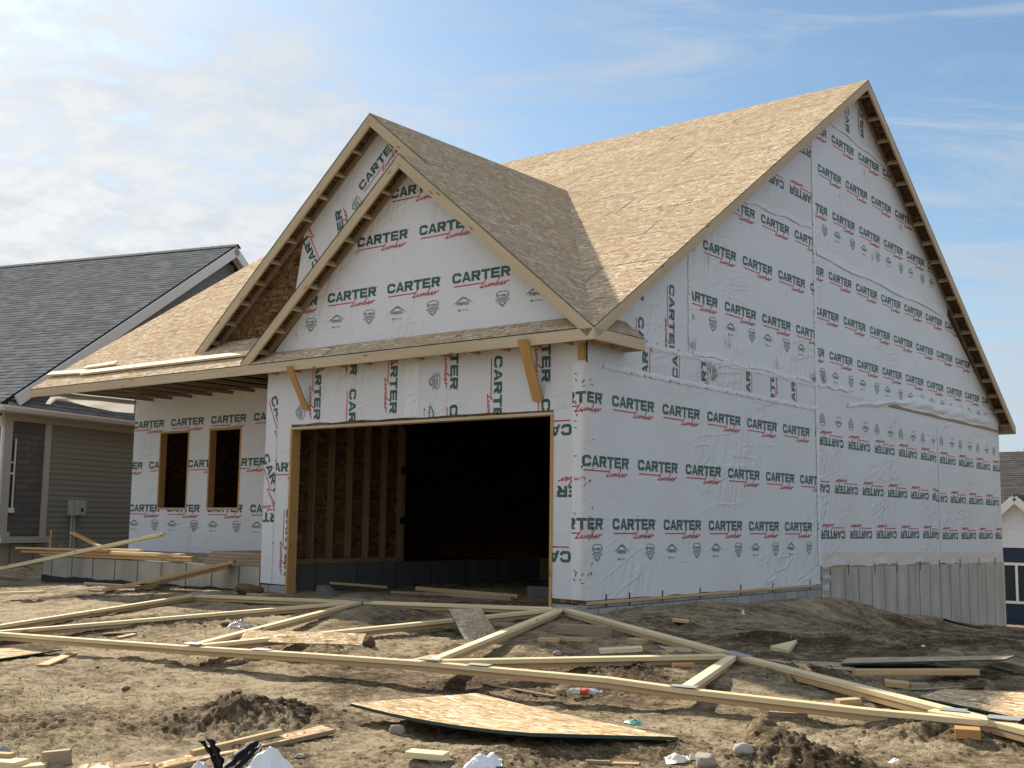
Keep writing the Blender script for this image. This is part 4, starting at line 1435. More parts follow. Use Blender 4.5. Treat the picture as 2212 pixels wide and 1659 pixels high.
# brushed mud where the sheets were dragged
rr = random.Random(21)
for (y, z, n_, sp_) in ((6.60, 3.42, 16, .9), (7.02, 3.44, 14, 1.0), (2.55, 3.46, 12, .8), (5.2, 3.47, 6, .5), (3.6, 3.62, 8, .6), (9.1, 7.5, 5, .4), (10.9, 6.9, 6, .4), (9.4, 6.0, 5, .4)):
    b = MB()
    for k in range(n_):
        a_ = math.pi / 2 + rr.uniform(-.8, .8) * sp_ if z < 3.7 else rr.uniform(1.2, 1.9)
        l_ = rr.uniform(.06, .24)
        y0, z0 = y + rr.uniform(-.08, .08), z + rr.uniform(0, .06)
        d_ = V(0, math.cos(a_), math.sin(a_))
        q_ = V(0, -math.sin(a_), math.cos(a_)) * rr.uniform(.002, .006)
        p0_ = V(.0205 + .0002 * k, y0, z0)
        b.poly([p0_ - q_, p0_ + q_, p0_ + d_ * l_ + q_ * .2, p0_ + d_ * l_ - q_ * .2], 0)
    b.build('mud_smear', 'mud', house)

# ------------------------------------------------------------------ the finished house on the left (turned 16 degrees to ours)
TH = R(16.1)
NX, NY, NA = V(math.cos(TH), math.sin(TH), 0), V(-math.sin(TH), math.cos(TH), 0), V(-15.0, .718, 0)


def L(x, y, z):
    return NA + NX * x + NY * y + V(0, 0, z)


def lap_siding(b_, o, eh, out, h0, h1, z0, z1, exp=.115, top=None):
    """courses of lapped boards; top(h) gives a sloping upper limit"""
    z = z0
    o, eh, out = V(*o), V(*eh), V(*out)
    while z < z1 - .01:
        ze = min(z + exp, z1)
        a0, a1 = h0, h1
        if top is not None:
            a0, a1 = top(z, h0, h1)
            if a1 - a0 < .05:
                break
        f = lambda h, zz, d: o + eh * h + V(0, 0, zz) + out * d
        b_.poly([f(a0, z, .016), f(a1, z, .016), f(a1, ze, .003), f(a0, ze, .003)], 0, eh)
        b_.poly([f(a0, z, .0), f(a1, z, .0), f(a1, z, .016), f(a0, z, .016)], 0, eh)
        z = ze


nb = thing('grey_roof_house', (-19, 6, 0), 'finished neighbouring house with grey shingle roof, taupe siding and stone panel beside the porch', 'house')
ry, rz, ez = 7.742, 8.445, 3.30
s_ = (rz - ez) / (ry + .15)
b = MB()
n_ = unit(NX * 0 + NY * -s_ + V(0, 0, 1))
b.slab([L(-16, -.15, ez), L(-.1, -.15, ez), L(-.1, ry, rz), L(-16, ry, rz)], n_, .05, (0, 1, 1), NX)
rf = b.build('roof', ['slate', 'ridge'], nb)
b = MB()
b.slab([L(-16, ry, rz), L(-.1, ry, rz), L(-.1, 2 * ry + .15, ez), L(-16, 2 * ry + .15, ez)], unit(NY * s_ + V(0, 0, 1)), .05, (0, 1, 1), NX)
b.build('roof', ['slate', 'ridge'], nb)
b = MB()
for k in range(52):
    x = -15.9 + k * .305
    for sg in (-1, 1):
        b.poly([L(x, ry, rz + .03), L(x + .32, ry, rz + .022), L(x + .32, ry + sg * .15, rz - s_ * .15 + .022), L(x, ry + sg * .15, rz - s_ * .15 + .03)][::sg], 0, NX)
b.build('ridge_cap', 'ridge', rf)
# skirt roof along the side
b = MB()
b.slab([L(-.0, .02, 3.30), L(-.0, 15, 3.30), L(-.50, 15, 3.66), L(-.50, .55, 3.66)], NX * .5 + V(0, 0, .5), .04, (0, 0, 0), NY)
b.build('side_roof', 'slate', nb)
# rake boards
for (y0, z0, y1, z1, nm) in ((.25, 3.55, ry, rz - .012, 'rake_board'), (2 * ry - .2, 3.55, ry, rz - .012, 'rake_board')):
    d = unit(L(0, y1, z1) - L(0, y0, z0))
    dn = np.cross(d, NX)
    dn = dn if dn[2] < 0 else -dn
    p_beam(nm, 'white_trim', nb, L(-.075, y0, z0) + dn * .15, L(-.075, y1, z1) + dn * .15, .04, .24, -dn)
    p_beam('rake_soffit', 'white_trim', nb, L(-.26, y0, z0) + dn * .10, L(-.26, y1, z1) + dn * .10, .32, .03, -dn)
# gable siding
b = MB()
xg = -.45
gt = lambda z, h0, h1: (max(h0, (z + .34 - ez) / s_ - .15), min(h1, 2 * ry + .15 - (z + .34 - ez) / s_))
lap_siding(b, L(xg, 0, 0), NY, NX, .2, 15.2, 3.5, rz - .3, .16, gt)
b.build('gable_siding', 'siding_gable', nb)
# side wall: corner column, stone panel, post, taupe siding
xw = -.40
p_box('wall', 'siding', nb, L(xw - .2, .5, -.6), NX * .19, NY * 14.0, V(0, 0, 3.66))
b = MB()
lap_siding(b, L(xw, 0, 0), NY, NX, 1.66, 13.5, .44, 3.04, .118)
b.build('siding', 'siding', nb)
b = MB()
b.box(L(xw - .01, .60, .62), NX * .022, NY * .90, V(0, 0, 2.41), udir=NY)
b.build('stone_panel', 'stone', nb)
p_box('corner_post', 'grey_trim', nb, L(xw - .05, 1.50, .60), NX * .10, NY * .155, V(0, 0, 2.44))
p_box('corner_post', 'grey_trim', nb, L(xw - .08, .34, .60), NX * .13, NY * .21, V(0, 0, 2.44))
p_box('post_base', 'grey_trim', nb, L(xw - .10, .30, .44), NX * .20, NY * .29, V(0, 0, .26))
p_box('ledge', 'grey_trim', nb, L(xw - .02, .32, .47), NX * .17, NY * 1.34, V(0, 0, .13))
p_box('frieze_board', 'grey_trim', nb, L(xw - .02, .30, 3.04), NX * .06, NY * 13.2, V(0, 0, .14))
p_box('soffit', 'white_trim', nb, L(xw - .06, -.1, 3.185), NX * .38, NY * 14.9, V(0, 0, .02))
p_box('front_wall', 'stone', nb, L(-9, .52, -.4), NX * (9 + xw - .22), NY * .15, V(0, 0, 3.55), udir=NX)
p_box('front_soffit', 'white_trim', nb, L(-12, -.12, 3.20), NX * 11.9, NY * .65, V(0, 0, .02))
wn = thing('window', (0, 0, 0), None, None)
wn.parent = nb
wn.location = (19, -6, 0)
p_box('pane', 'glass', wn, L(xw + .012, .60, 1.22), NX * .008, NY * .055, V(0, 0, 1.40))
p_box('frame', 'white_trim', wn, L(xw + .004, .655, 1.17), NX * .030, NY * .035, V(0, 0, 1.49))
p_box('rail', 'white_trim', wn, L(xw + .012, .55, 1.90), NX * .016, NY * .10, V(0, 0, .05))
p_box('rail', 'white_trim', wn, L(xw + .012, .55, 2.14), NX * .014, NY * .10, V(0, 0, .03))
p_box('sill', 'white_trim', wn, L(xw + .004, .55, 1.10), NX * .06, NY * .16, V(0, 0, .10))
# K-profile gutter on side and front, downpipe
def gutter(p0, p1, out):
    b_ = MB()
    prof = [(-.10, .0), (-.10, -.11), (-.03, -.11), (.0, -.06), (.015, -.03), (.015, .005), (.0, .005), (-.005, -.02), (-.085, -.02), (-.085, .0)]
    p0, p1, out = V(*p0), V(*p1), V(*out)
    for i in range(len(prof)):
        a, c = prof[i], prof[(i + 1) % len(prof)]
        b_.poly([p0 + out * a[0] + V(0, 0, a[1]), p1 + out * a[0] + V(0, 0, a[1]), p1 + out * c[0] + V(0, 0, c[1]), p0 + out * c[0] + V(0, 0, c[1])], 0, p1 - p0)
    b_.poly([p0 + out * a[0] + V(0, 0, a[1]) for a in prof], 0)
    b_.poly([p1 + out * a[0] + V(0, 0, a[1]) for a in prof][::-1], 0)
    return b_.build('gutter', 'white_trim', nb)


gutter(L(.03, -.15, 3.30), L(.03, 15, 3.30), NX)
gutter(L(-14, -.18, 3.30), L(.03, -.18, 3.30), -NY)
b = MB()
pts = [L(-.36, .18, 3.10), L(-.36, .22, 2.98), L(-.37, .30, 2.86), L(-.37, .30, .5)]
for a, c in zip(pts[:-1], pts[1:]):
    b.beam(a, c, .075, .055, NX, ch=.012)
b.build('downpipe', 'white_trim', nb)
mt = p_box('meter_box', 'meter', nb, L(xw + .018, 2.30, 1.06), NX * .14, NY * .40, V(0, 0, .34))
p_box('meter_lid', 'meter', mt, L(xw + .150, 2.42, 1.08), NX * .05, NY * .26, V(0, 0, .30))
p_box('meter_window', 'glass', mt, L(xw + .196, 2.52, 1.15), NX * .01, NY * .08, V(0, 0, .08))
for y in (2.38, 2.46):
    p_beam('conduit', 'meter', nb, L(xw + .08, y, -.1), L(xw + .08, y, 1.06), .045, .045, NX, ch=.014)
p_box('foundation', 'concrete_porch', nb, L(xw - .2, .4, -.8), NX * .215, NY * 14, V(0, 0, 1.24))

# ------------------------------------------------------------------ the house far behind on the right
rb = thing('navy_house', (0, 31, -2), 'far two-tone house with navy and white siding under a brown shingle roof', 'house')
FY = 30.3
k_ = .0
apx, apz, gs = -3.19, 2.12, .89
b = MB()
gt2 = lambda z, h0, h1: (max(h0, apx - (apz - .10 - z) / gs), min(h1, apx + (apz - .10 - z) / gs)) if z > -.2 else (h0, h1)
lap_siding(b, (0, FY, 0), (1, 0, 0), (0, -1, 0), -6.5, .4, .42, 1.95, .22, lambda z, h0, h1: (max(h0, apx - (apz - .06 - z) / gs), min(h1, apx + (apz - .06 - z) / gs)))
b.build('gable_siding', 'siding_white', rb)
b = MB()
lap_siding(b, (0, FY, 0), (1, 0, 0), (0, -1, 0), -6.5, 6, -2.8, .42, .16)
b.build('siding', 'siding_navy', rb)
p_box('wall', 'siding_navy', rb, (-6.5, FY + .02, -3), (12.5, 0, 0), (0, .2, 0), (0, 0, 3.6))
for sg in (-1, 1):
    b = MB()
    e0 = V(apx + sg * 2.6, 0, apz - gs * 2.6)
    up_ = unit((sg * gs, 0, 1))
    b.slab([V(apx, FY - .3, apz + .10), V(apx, FY + 4, apz + .10), V(e0[0], FY + 4, e0[2] + .10), V(e0[0], FY - .3, e0[2] + .10)], up_, .08, (0, 1, 1))
    b.build('gable_roof', ['slate_brown', 'white_trim'], rb)
    p_beam('rake_board', 'white_trim', rb, V(apx + sg * .05, FY - .32 - sg * .004, apz - .06 - gs * .05), V(e0[0], FY - .32 - sg * .004, e0[2] - .06), .04, .24, up_)
b = MB()
b.slab([V(-7, FY + .3, .45), V(9, FY + .3, .45), V(9, FY + 6, 4.05), V(-7, FY + 6, 4.05)], unit((0, -.63, 1)), .1, (0, 0, 0), (1, 0, 0))
b.build('roof', 'slate_brown', rb)
b = MB()
b.slab([V(-7, FY + 11.7, .45), V(9, FY + 11.7, .45), V(9, FY + 6, 4.05), V(-7, FY + 6, 4.05)], unit((0, .63, 1)), .1, (0, 0, 0), (1, 0, 0))
b.build('roof', 'slate_brown', rb)
wn = thing('window', (-3.2, FY, -1), None, None)
wn.parent = rb
wn.location = (-3.2, FY - 31, 1)
p_box('pane', 'glass', wn, (-4.3, FY - .03, -1.36), (2.6, 0, 0), (0, .02, 0), (0, 0, 1.2))
for x in (-4.36, -3.31, -2.28):
    p_box('frame', 'white_trim', wn, (x, FY - .06, -1.45), (.08, 0, 0), (0, .04, 0), (0, 0, 1.36))
for z in (-1.45, -.17):
    p_box('frame', 'white_trim', wn, (-4.36, FY - .062, z), (2.2, 0, 0), (0, .045, 0), (0, 0, .09))

# bare tree showing its top over that roof
def bare_tree(x, y, z0, h, seed):
    rr = random.Random(seed)
    t = thing('bare_tree', (x, y, z0), 'leafless tree top poking over the brown roof of the navy house', 'tree')
    b_, c_ = MB(), MB()

    def grow(p, d, l, r_, lev):
        q = p + d * l
        (b_ if lev < 2 else c_).beam(p, q, r_ * 2, r_ * 2, (1, .1, 0), ch=r_ * .6)
        if lev < 5:
            for _ in range(3 if lev > 1 else 4):
                dd = unit(d + V(rr.uniform(-.7, .7), rr.uniform(-.7, .7), rr.uniform(-.1, .5)))
                grow(q - d * l * rr.uniform(0, .35), dd, l * rr.uniform(.55, .8), r_ * .58, lev + 1)
    grow(V(x, y, z0), V(0, 0, 1), h * .36, .16, 0)
    b_.build('trunk', 'bark', t)
    c_.build('crown', 'bark', t)


bare_tree(-6.2, 52, -2.5, 9.3, 5)

# ------------------------------------------------------------------ the roof truss lying in front of the garage
zt = lambda x, y: .055 + .057 * (y + .3)


def on_truss(u, v):
    return on_plane(u, v, (0, -.057, 1), .055 + .057 * .3)


tp = {k: on_truss(*q) for k, q in dict(heel=(-75, 1361), peak=(418, 1284), j2=(782, 1298), j3=(1218, 1313), j4=(1590, 1413), tail=(2240, 1578)).items()}
c_a, c_b = on_truss(-75, 1361), on_truss(2195, 1560)
cn = unit(np.cross(c_b - c_a, V(0, 0, 1)))
chord = [on_plane(u, v, cn, cn @ c_a) for u, v in ((-75, 1362), (0, 1366), (403, 1395), (640, 1409), (930, 1429), (1120, 1446), (1315, 1463), (1479, 1486), (1881, 1531), (2195, 1560))]


def chord_at(u, v):
    return on_plane(u, v, cn, cn @ c_a)


def make_truss(name, label, dz, shift, mats, skip_right=False):
    T = thing(name, chord[4] + V(0, 0, dz - .04), label, 'roof truss', 'roof trusses stacked flat on the dirt')
    s = V(shift[0], shift[1], dz - .019)
    W, TH_ = .089, .038

    def mem(nm, a, c, mat, lift=0.0, seg=4, bow=0.0):
        p_beam(nm, mat, T, a + s + V(0, 0, lift), c + s + V(0, 0, lift), W, TH_, (0, -.057, 1), seg=seg, bow=(bow, 0))
    cp = chord
    b = MB()
    for a, c in zip(cp[:-1], cp[1:]):
        b.beam(a + s, c + s + unit(c - a) * .002, W, TH_, (0, 0, 1))
    b.build('bottom_chord', mats[0], T)
    mem('top_chord', tp['heel'], tp['peak'], mats[1])
    mem('top_chord', tp['peak'] + V(.05, 0, 0), tp['j2'], mats[0])
    mem('top_chord', tp['j2'] + .04 * unit(tp['j3'] - tp['j2']), tp['j3'], mats[0])
    mem('top_chord', tp['j3'] + V(.04, -.03, 0), tp['j4'], mats[0])
    mem('top_chord', tp['j4'] + V(.03, -.02, 0), tp['tail'], mats[1])
    w1, w2, w3 = chord_at(418, 1390), chord_at(932, 1423), chord_at(1478, 1483)
    mem('web', tp['heel'] + V(.3, .12, 0), tp['j2'] + V(-.05, -.06, 0), mats[1], -.003)
    mem('web', tp['j2'] + V(0, -.06, 0), w1, mats[0], -.004)
    mem('web', w1 + V(.06, .05, 0), tp['j3'] + V(-.08, -.07, 0), mats[1], -.006)
    mem('web', tp['j3'] + V(.0, -.07, 0), w2, mats[0], -.004)
    mem('web', w2 + V(.06, .04, 0), tp['j4'] + V(-.08, -.03, 0), mats[1], -.006)
    mem('web', tp['j4'] + V(0, -.07, 0), w3, mats[0], -.004)
    if dz > -.01:
        # heel wedge and toothed steel plates
        a0, a1 = on_truss(2012, 1536), on_truss(2140, 1556)
        mem('wedge', a0, a1, mats[0], .010, 1)

        def plate(p, d, l, w_):
            d = unit(V(d[0], d[1], d[1] * .057))
            p_beam('nail_plate', 'metal', T, p + V(0, 0, .0045) - d * l / 2, p + V(0, 0, .0045) + d * l / 2, w_, .003, (0, -.057, 1), ch=.0005)
        al = unit(chord[-1] - chord[0])
        plate(tp['peak'], al, .24, .11)
        plate(tp['j2'], tp['j3'] - tp['j2'], .34, .12)
        plate(tp['j3'], al, .26, .12)
        plate(tp['j4'], tp['tail'] - tp['j4'], .32, .12)
        for q in ((418, 1391), (930, 1425), (1035, 1437), (565, 1404), (1478, 1484)):
            plate(chord_at(*q) + V(0, 0, .002), al, .20, .085)
        plate(on_truss(2060, 1538) + V(0, 0, .011), al, .16, .10)
        plate(on_truss(2170, 1556) + V(0, 0, .012), al, .20, .11)
    return T


make_truss('roof_truss', 'long roof truss of pale timber with steel plates lying flat on top', 0.0, (0, 0), ('lumber_fresh', 'lumber_fresh'))
make_truss('roof_truss', 'second roof truss almost hidden beneath the long pale one', -.0415, (-.025, .02), ('lumber', 'lumber'))


# ------------------------------------------------------------------ loose boards and panels
LB = 'loose boards about the site'


def board(label, q0, q1, w_=.089, t_=.038, mat='lumber', z0=0.0, z1=None, name='board', cat='board', group=LB, bow=(0, 0), roll=0.0, edge=False, crop_=None):
    """a timber whose near ends the photo shows at pixels q0 and q1; z0, z1 lift its underside off the soil"""
    if crop_:
        q0, q1 = crop_(*q0), crop_(*q1)
    z1 = z0 if z1 is None else z1
    a, c = at(*q0, z0 + .02), at(*q1, z1 + .02)
    if edge:
        w_, t_ = t_, w_
    a[2] += t_ / 2 - .02
    c[2] += t_ / 2 - .02
    d = unit(c - a)
    up = unit(V(0, 0, 1) * math.cos(R(roll)) + np.cross(d, V(0, 0, 1)) * math.sin(R(roll)))
    b_ = MB()
    b_.beam(a, c, w_, t_, up, seg=5, bow=bow)
    return tag(b_.build(name, mat), label, cat, group)


def panel(label, pts, t_=.012, mats=('osb_plain', 'edge', 'osb_plain'), name='strand_board', cat='panel', group='strand board panels', sag=0.0, n=8):
    """rectangular sheet with corners pts (3D, in order), may sag along its length"""
    a, b_, c, d = [V(*p) for p in pts]
    P = np.zeros((n + 1, 4 + 1, 3))
    nn = unit(np.cross(b_ - a, d - a))
    if nn[2] < 0:
        nn = -nn
    for i in range(n + 1):
        for j in range(5):
            s, t = i / n, j / 4
            P[i, j] = (a * (1 - s) + b_ * s) * (1 - t) + (d * (1 - s) + c * s) * t - nn * sag * 4 * s * (1 - s) * (1 - .6 * t)
    m = MB()
    top, bot = P, P - nn * t_
    f = lambda A, i, j: A[i, j]
    L0, L1 = np.linalg.norm(b_ - a), np.linalg.norm(d - a)
    flip = np.cross(b_ - a, d - a)[2] < 0
    for i in range(n):
        for j in range(4):
            ix = [(i, j), (i + 1, j), (i + 1, j + 1), (i, j + 1)]
            uvs = [(L0 * p / n, L1 * q / 4) for p, q in ix]
            o = -1 if flip else 1
            m.poly([top[k] for k in ix][::o], 0, uvs=uvs[::o], smooth=True)
            m.poly([bot[k] for k in ix][::-o], 2, uvs=uvs[::-o], smooth=True)
    ring = [(i, 0) for i in range(n)] + [(n, j) for j in range(4)] + [(i, 4) for i in range(n, 0, -1)] + [(0, j) for j in range(4, 0, -1)]
    for k in range(len(ring)):
        i, j = ring[k], ring[(k + 1) % len(ring)]
        m.poly([bot[i], bot[j], top[j], top[i]], 1)
    names = []
    for q in mats:
        if q not in names:
            names.append(q)
    m.m = [names.index(mats[k]) for k in m.m]
    return tag(m.build(name, names), label, cat, group)


c3, c4, c5, c6 = crop(0, 2200), crop(900, 2200), crop(1900, 2200), crop(2932, 2200)

# big sheet in the foreground
panel('large bowed strand board sheet with a green edge lying in the foreground dirt',
      [at(757, 1519, .12), at(1150, 1583, .10), at(1465, 1592, .04), at(1030, 1497, .10)], .022, sag=.03)
# strip resting on the truss, tilted to the sun
a, c = on_truss(515.5, 1388) + V(0, 0, .014), on_truss(780, 1396) + V(0, 0, .014)
panel('narrow bright strand board strip propped on the truss, left of the upright tan piece', [a, c, c + V(-.13, .19, .085), a + V(-.13, .19, .085)], .012, ('osb_plain', 'osb_plain', 'osb_plain'))
# tan piece leaning on the truss
a, c = at(1009, 1389, .0), at(1073, 1366, .0)
u_ = on_plane(968, 1315, (0, -.057, 1), .055 + .057 * .3 + .16)
v_ = on_plane(1038, 1313, (0, -.057, 1), .055 + .057 * .3 + .16)
panel('tan strand board offcut leaning steeply over the back chord of the truss', [a, c, v_, u_], .012, ('osb_shade_grey', 'edge', 'osb_shade_grey'))
# foreground pieces, bottom left
panel('long strand board strip in the front left, one end by the black sheeting', [at(345, 1660, .02), at(724, 1575, .05), at(695, 1567, .05), at(330, 1648, .03)], .030, ('osb_plain', 'lumber_old', 'osb_plain'))
board('thin square batten lying behind the front left strand board strip', (415, 1626), (606, 1580), .045, .034, 'lumber', .02, .05)
panel('broad strand board offcut at the bottom left edge of the photo', [at(139, 1664, .01), at(246, 1666, .01), at(243, 1644, .03), at(144, 1655, .03)], .018, ('osb_plain', 'lumber_old', 'osb_plain'))
panel('pale slanting strand board sliver right of the broad offcut', [at(240, 1660, .0), at(345, 1648, .0), at(330, 1640, .02), at(243, 1652, .01)], .015, ('osb_plain', 'lumber_old', 'osb_plain'))
board('short brown timber block standing behind the broad strand board offcut', (92, 1648), (152, 1642), .06, .085, 'lumber_old', .0)
board('pale plank end poking in at the lower left corner', (-30, 1645), (46, 1650), .14, .038, 'lumber_fresh', .02)
board('flat pale plank between the corner plank and broad offcut', (40, 1658), (100, 1652), .10, .03, 'lumber_fresh', .0)
board('split pale plank end above the lower left corner', (-40, 1634), (26, 1638), .06, .05, 'lumber', .03)
# left of the truss
board('pale plank end hovering over a rut at the left edge', (-70, 1284), (94, 1279), .14, .038, 'lumber_fresh', .08, .10)
board('short flat pale offcut on the dirt below the left end of the truss', (92, 1436), (156, 1410), .11, .022, 'lumber', .0)
panel('strand board sheet half out of view under the left end of the truss', [at(-70, 1432, .03), at(10, 1421, .03), at(135, 1403, .03), at(-60, 1398, .03)], .014, ('osb_plain', 'edge', 'osb_plain'))
board('thin lath behind the left bottom chord, upper one of two', (222, 1367), (295, 1362), .05, .015, 'lumber_old', .0)
board('wider lath behind the left bottom chord, lower one of two', (255, 1376), (292, 1368), .09, .02, 'lumber', .0)
board('grey plank lying along the foot of the porch foundation', (186, 1262), (362, 1272), .09, .05, 'lumber_old', .01, name='plank')
board('shorter grey plank in front of the porch foundation', (197, 1275), (262, 1277), .09, .03, 'lumber_old', .0, name='plank')
# inside and before the garage opening
cg = c4
board('pale stud lying raised just inside the garage', (800, 190), (1250, 225), .089, .038, 'lumber', .12, .05, crop_=cg)
board('stud with pale end deep inside the garage, upper one', (1495, 240), (2300, 305), .089, .06, 'lumber', .06, .02, crop_=cg)
board('short stud under the raised one in the garage', (1290, 262), (1560, 275), .089, .038, 'lumber_old', .0, crop_=cg)
board('stud end nearest the opening on the garage dirt', (1570, 280), (2250, 320), .089, .05, 'lumber_old', .0, crop_=cg)
board('flat offcut just behind the back chord of the truss', (885, 305), (1100, 318), .12, .02, 'lumber_old', .0, crop_=cg)
board('tapered offcut by the boulder at the left garage pier', (165, 275), (290, 290), .10, .03, 'lumber', .0, crop_=cg)
# scraps inside the truss
board('small block left of two on the dirt inside the truss', (447, 638), (606, 645), .10, .038, 'lumber', .0, crop_=c5, name='offcut', cat='offcut')
board('small block right of two on the dirt inside the truss', (632, 636), (832, 640), .11, .036, 'lumber', .0, crop_=c5, name='offcut', cat='offcut')
board('dark wide plank in the shade behind the two small blocks', (615, 575), (995, 600), .16, .10, 'lumber_old', .0, crop_=c5, name='plank')
board('squared pale block in the open triangle of the truss', (925, 730), (1262, 712), .18, .040, 'lumber_fresh', .0, crop_=c5, name='offcut', cat='offcut')
board('weathered chunk beside the double web of the truss', (378, 600), (485, 606), .10, .05, 'lumber_old', .0, crop_=c5, name='offcut', cat='offcut')
board('small brown wedge near the leaning tan offcut', (100, 520), (235, 522), .10, .04, 'lumber_old', .0, crop_=c5, name='offcut', cat='offcut')
board('pale square offcut on the bank before the garage side wall', (1506, 480), (1636, 494), .22, .03, 'lumber', .0, crop_=c5, name='offcut', cat='offcut')
board('little block under the right top chord of the truss', (1420, 742), (1480, 742), .06, .035, 'lumber', .0, crop_=c5, name='offcut', cat='offcut')
board('offcut half hidden behind the right top chord', (1180, 650), (1280, 665), .12, .05, 'lumber', .0, crop_=c5, name='offcut', cat='offcut')
board('flat strip beneath the horizontal web at its right end', (1500, 838), (1672, 836), .10, .03, 'lumber_orange', .0, crop_=c5, name='offcut', cat='offcut')
panel('dark strand board scrap behind the right top chord', [at(*c5(1500, 745), .0), at(*c5(1690, 748), .0), at(*c5(1640, 705), .02), at(*c5(1385, 690), .02)], .012, ('osb_shade_grey', 'edge', 'osb_shade_grey'))
board('tapered pale offcut behind the double web', (1445, 805), (1640, 760), .10, .02, 'lumber', .0, crop_=c4, name='offcut', cat='offcut')
# right-hand side, in the shadow of the house
a = [at(*c6(*q), .03) for q in ((202, 690), (345, 722), (416, 640))]
b = MB()
b.slab(a, (0, 0, 1), .04, (0, 0, 0))
tag(b.build('offcut', 'lumber_fresh'), 'triangular pale timber offcut in the shade on the right', 'offcut', LB)
panel('long dull strand board strip propped up on the shaded slope', [at(*c6(760, 828), .03), at(*c6(2060, 795), .16), at(*c6(2140, 765), .14), at(*c6(810, 785), .02)], .014, ('osb_shade_grey', 'edge', 'osb_shade_grey'))
panel('grey strand board strip nearest the right top chord, in shade', [at(*c6(440, 850), .02), at(*c6(850, 885), .02), at(*c6(905, 830), .02), at(*c6(120, 790), .02)], .014, ('osb_shade_grey', 'edge', 'osb_shade_grey'))
board('single long stud lying alone on the shaded slope', (865, 900), (1845, 898), .089, .045, 'lumber', .03, crop_=c6, name='stud')
board('dark plank running out of the right edge of the photo', (1890, 800), (2260, 875), .12, .045, 'lumber_old', .03, crop_=c6, name='plank')
board('thin stick poking up behind the long dull strip', (1560, 720), (1715, 750), .05, .03, 'lumber_old', .04, crop_=c6)
board('pale stake end crossing the grey strip', (455, 845), (510, 890), .05, .03, 'lumber', .03, crop_=c6)
board('flat pale block left of a small pile in the shade', (1110, 985), (1300, 1003), .14, .045, 'lumber', .0, crop_=c6, name='offcut', cat='offcut')
board('dark ended block right of the flat pale block', (1310, 1015), (1450, 1018), .10, .05, 'lumber_old', .0, crop_=c6, name='offcut', cat='offcut')
panel('large strand board sheet at the right edge, partly lit', [at(*c6(1375, 1090), .03), at(*c6(2330, 1290), .03), at(*c6(2420, 1075), .03), at(*c6(1620, 1020), .02)], .014, ('osb_plain', 'edge', 'osb_plain'))
panel('grey curling strand board scrap behind the large sheet on the right', [at(*c6(1180, 1035), .01), at(*c6(1880, 1035), .01), at(*c6(1912, 990), .09), at(*c6(1500, 1020), .01)], .012, ('osb_shade_grey', 'edge', 'osb_shade_grey'))
board('left one of two blocks between the truss chords on the right', (735, 1142), (905, 1130), .10, .045, 'lumber', .0, crop_=c6, name='offcut', cat='offcut')
board('right one of two blocks between the truss chords', (905, 1118), (1002, 1116), .07, .05, 'lumber_old', .0, crop_=c6, name='offcut', cat='offcut')
board('orange wood block propping up the right tip of the truss', (1665, 1385), (1865, 1398), .14, .06, 'lumber_orange', .0, crop_=c6, name='offcut', cat='offcut')
board('stake half buried under the right bottom chord', (195, 1222), (490, 1240), .06, .03, 'lumber_old', .0, crop_=c6)
board('pale board lying by the bottom of the photo near the grey stone', (1425, 1535), (1720, 1560), .12, .035, 'lumber_fresh', .02, crop_=c4)
board('thin grey lath on the dirt behind the large bowed sheet', (0, 975), (570, 1078), .035, .014, 'lumber_old', .0, crop_=c5)
board('flat lath on the dirt near the bottom, right of the bowed sheet', (1030, 1600), (1240, 1606), .05, .012, 'lumber', .0, crop_=c5)
board('dark stick lying beside a flat lath near the bottom', (820, 1592), (1010, 1600), .03, .02, 'lumber_old', .0, crop_=c5)

# --- timber about the porch
def xy_board(label, p0, p1, w_, t_, mat, name='board', group='boards piled on the porch', bow=(0, 0), up=(0, 0, 1), cat='board'):
    b_ = MB()
    b_.beam(V(*p0), V(*p1), w_, t_, up, seg=4, bow=bow)
    return tag(b_.build(name, mat), label, cat, group)


pz = .318
k1 = crop(0, 1500)
on_y = lambda q, y: on_plane(*k1(*q), (0, 1, 0), y)
xy_board('lowest board of the front pile on the porch edge', (on_y((340, 1400), .05)[0], .05, pz + .02), (-7.62, .05, pz + .045), .14, .038, 'lumber')
xy_board('middle board of the front pile on the porch edge', (on_y((190, 1385), .03)[0], .03, pz + .062), (-7.66, .06, pz + .086), .14, .038, 'lumber_orange')
xy_board('top board of the front pile on the porch edge', (on_y((500, 1350), .08)[0] - .3, .08, pz + .105), (-8.05, .12, pz + .122), .12, .036, 'lumber_fresh')
xy_board('grey board behind the front pile on the porch', (-12.35, .52, pz + .02), (-7.2, .50, pz + .02), .19, .038, 'lumber_old')
xy_board('long board jutting left beyond the porch foundation', (on_y((135, 1378), -.02)[0], -.02, pz + .12), (-10.0, .02, pz + .145), .10, .036, 'lumber')
xy_board('board laid askew across the porch pile', (-10.9, .28, pz + .15), (-9.3, .20, pz + .16), .09, .036, 'lumber_fresh')
a, c = on_y((570, 1200), .30), on_y((790, 1310), .10)
xy_board('short stud sticking up slantwise from the porch pile', a, c, .089, .038, 'lumber_orange')
for k, lab in enumerate(('lower of two long boards sloping up over the porch pile', 'upper of two long boards sloping up over the porch pile')):
    a, c = on_y((-420, 1585 - 15 * k), -.32), on_y((1275 + 30 * k, 1222 - 14 * k), -.25)
    xy_board(lab, a, c, .089, .036, 'lumber_fresh', group='long boards sloping over the porch')
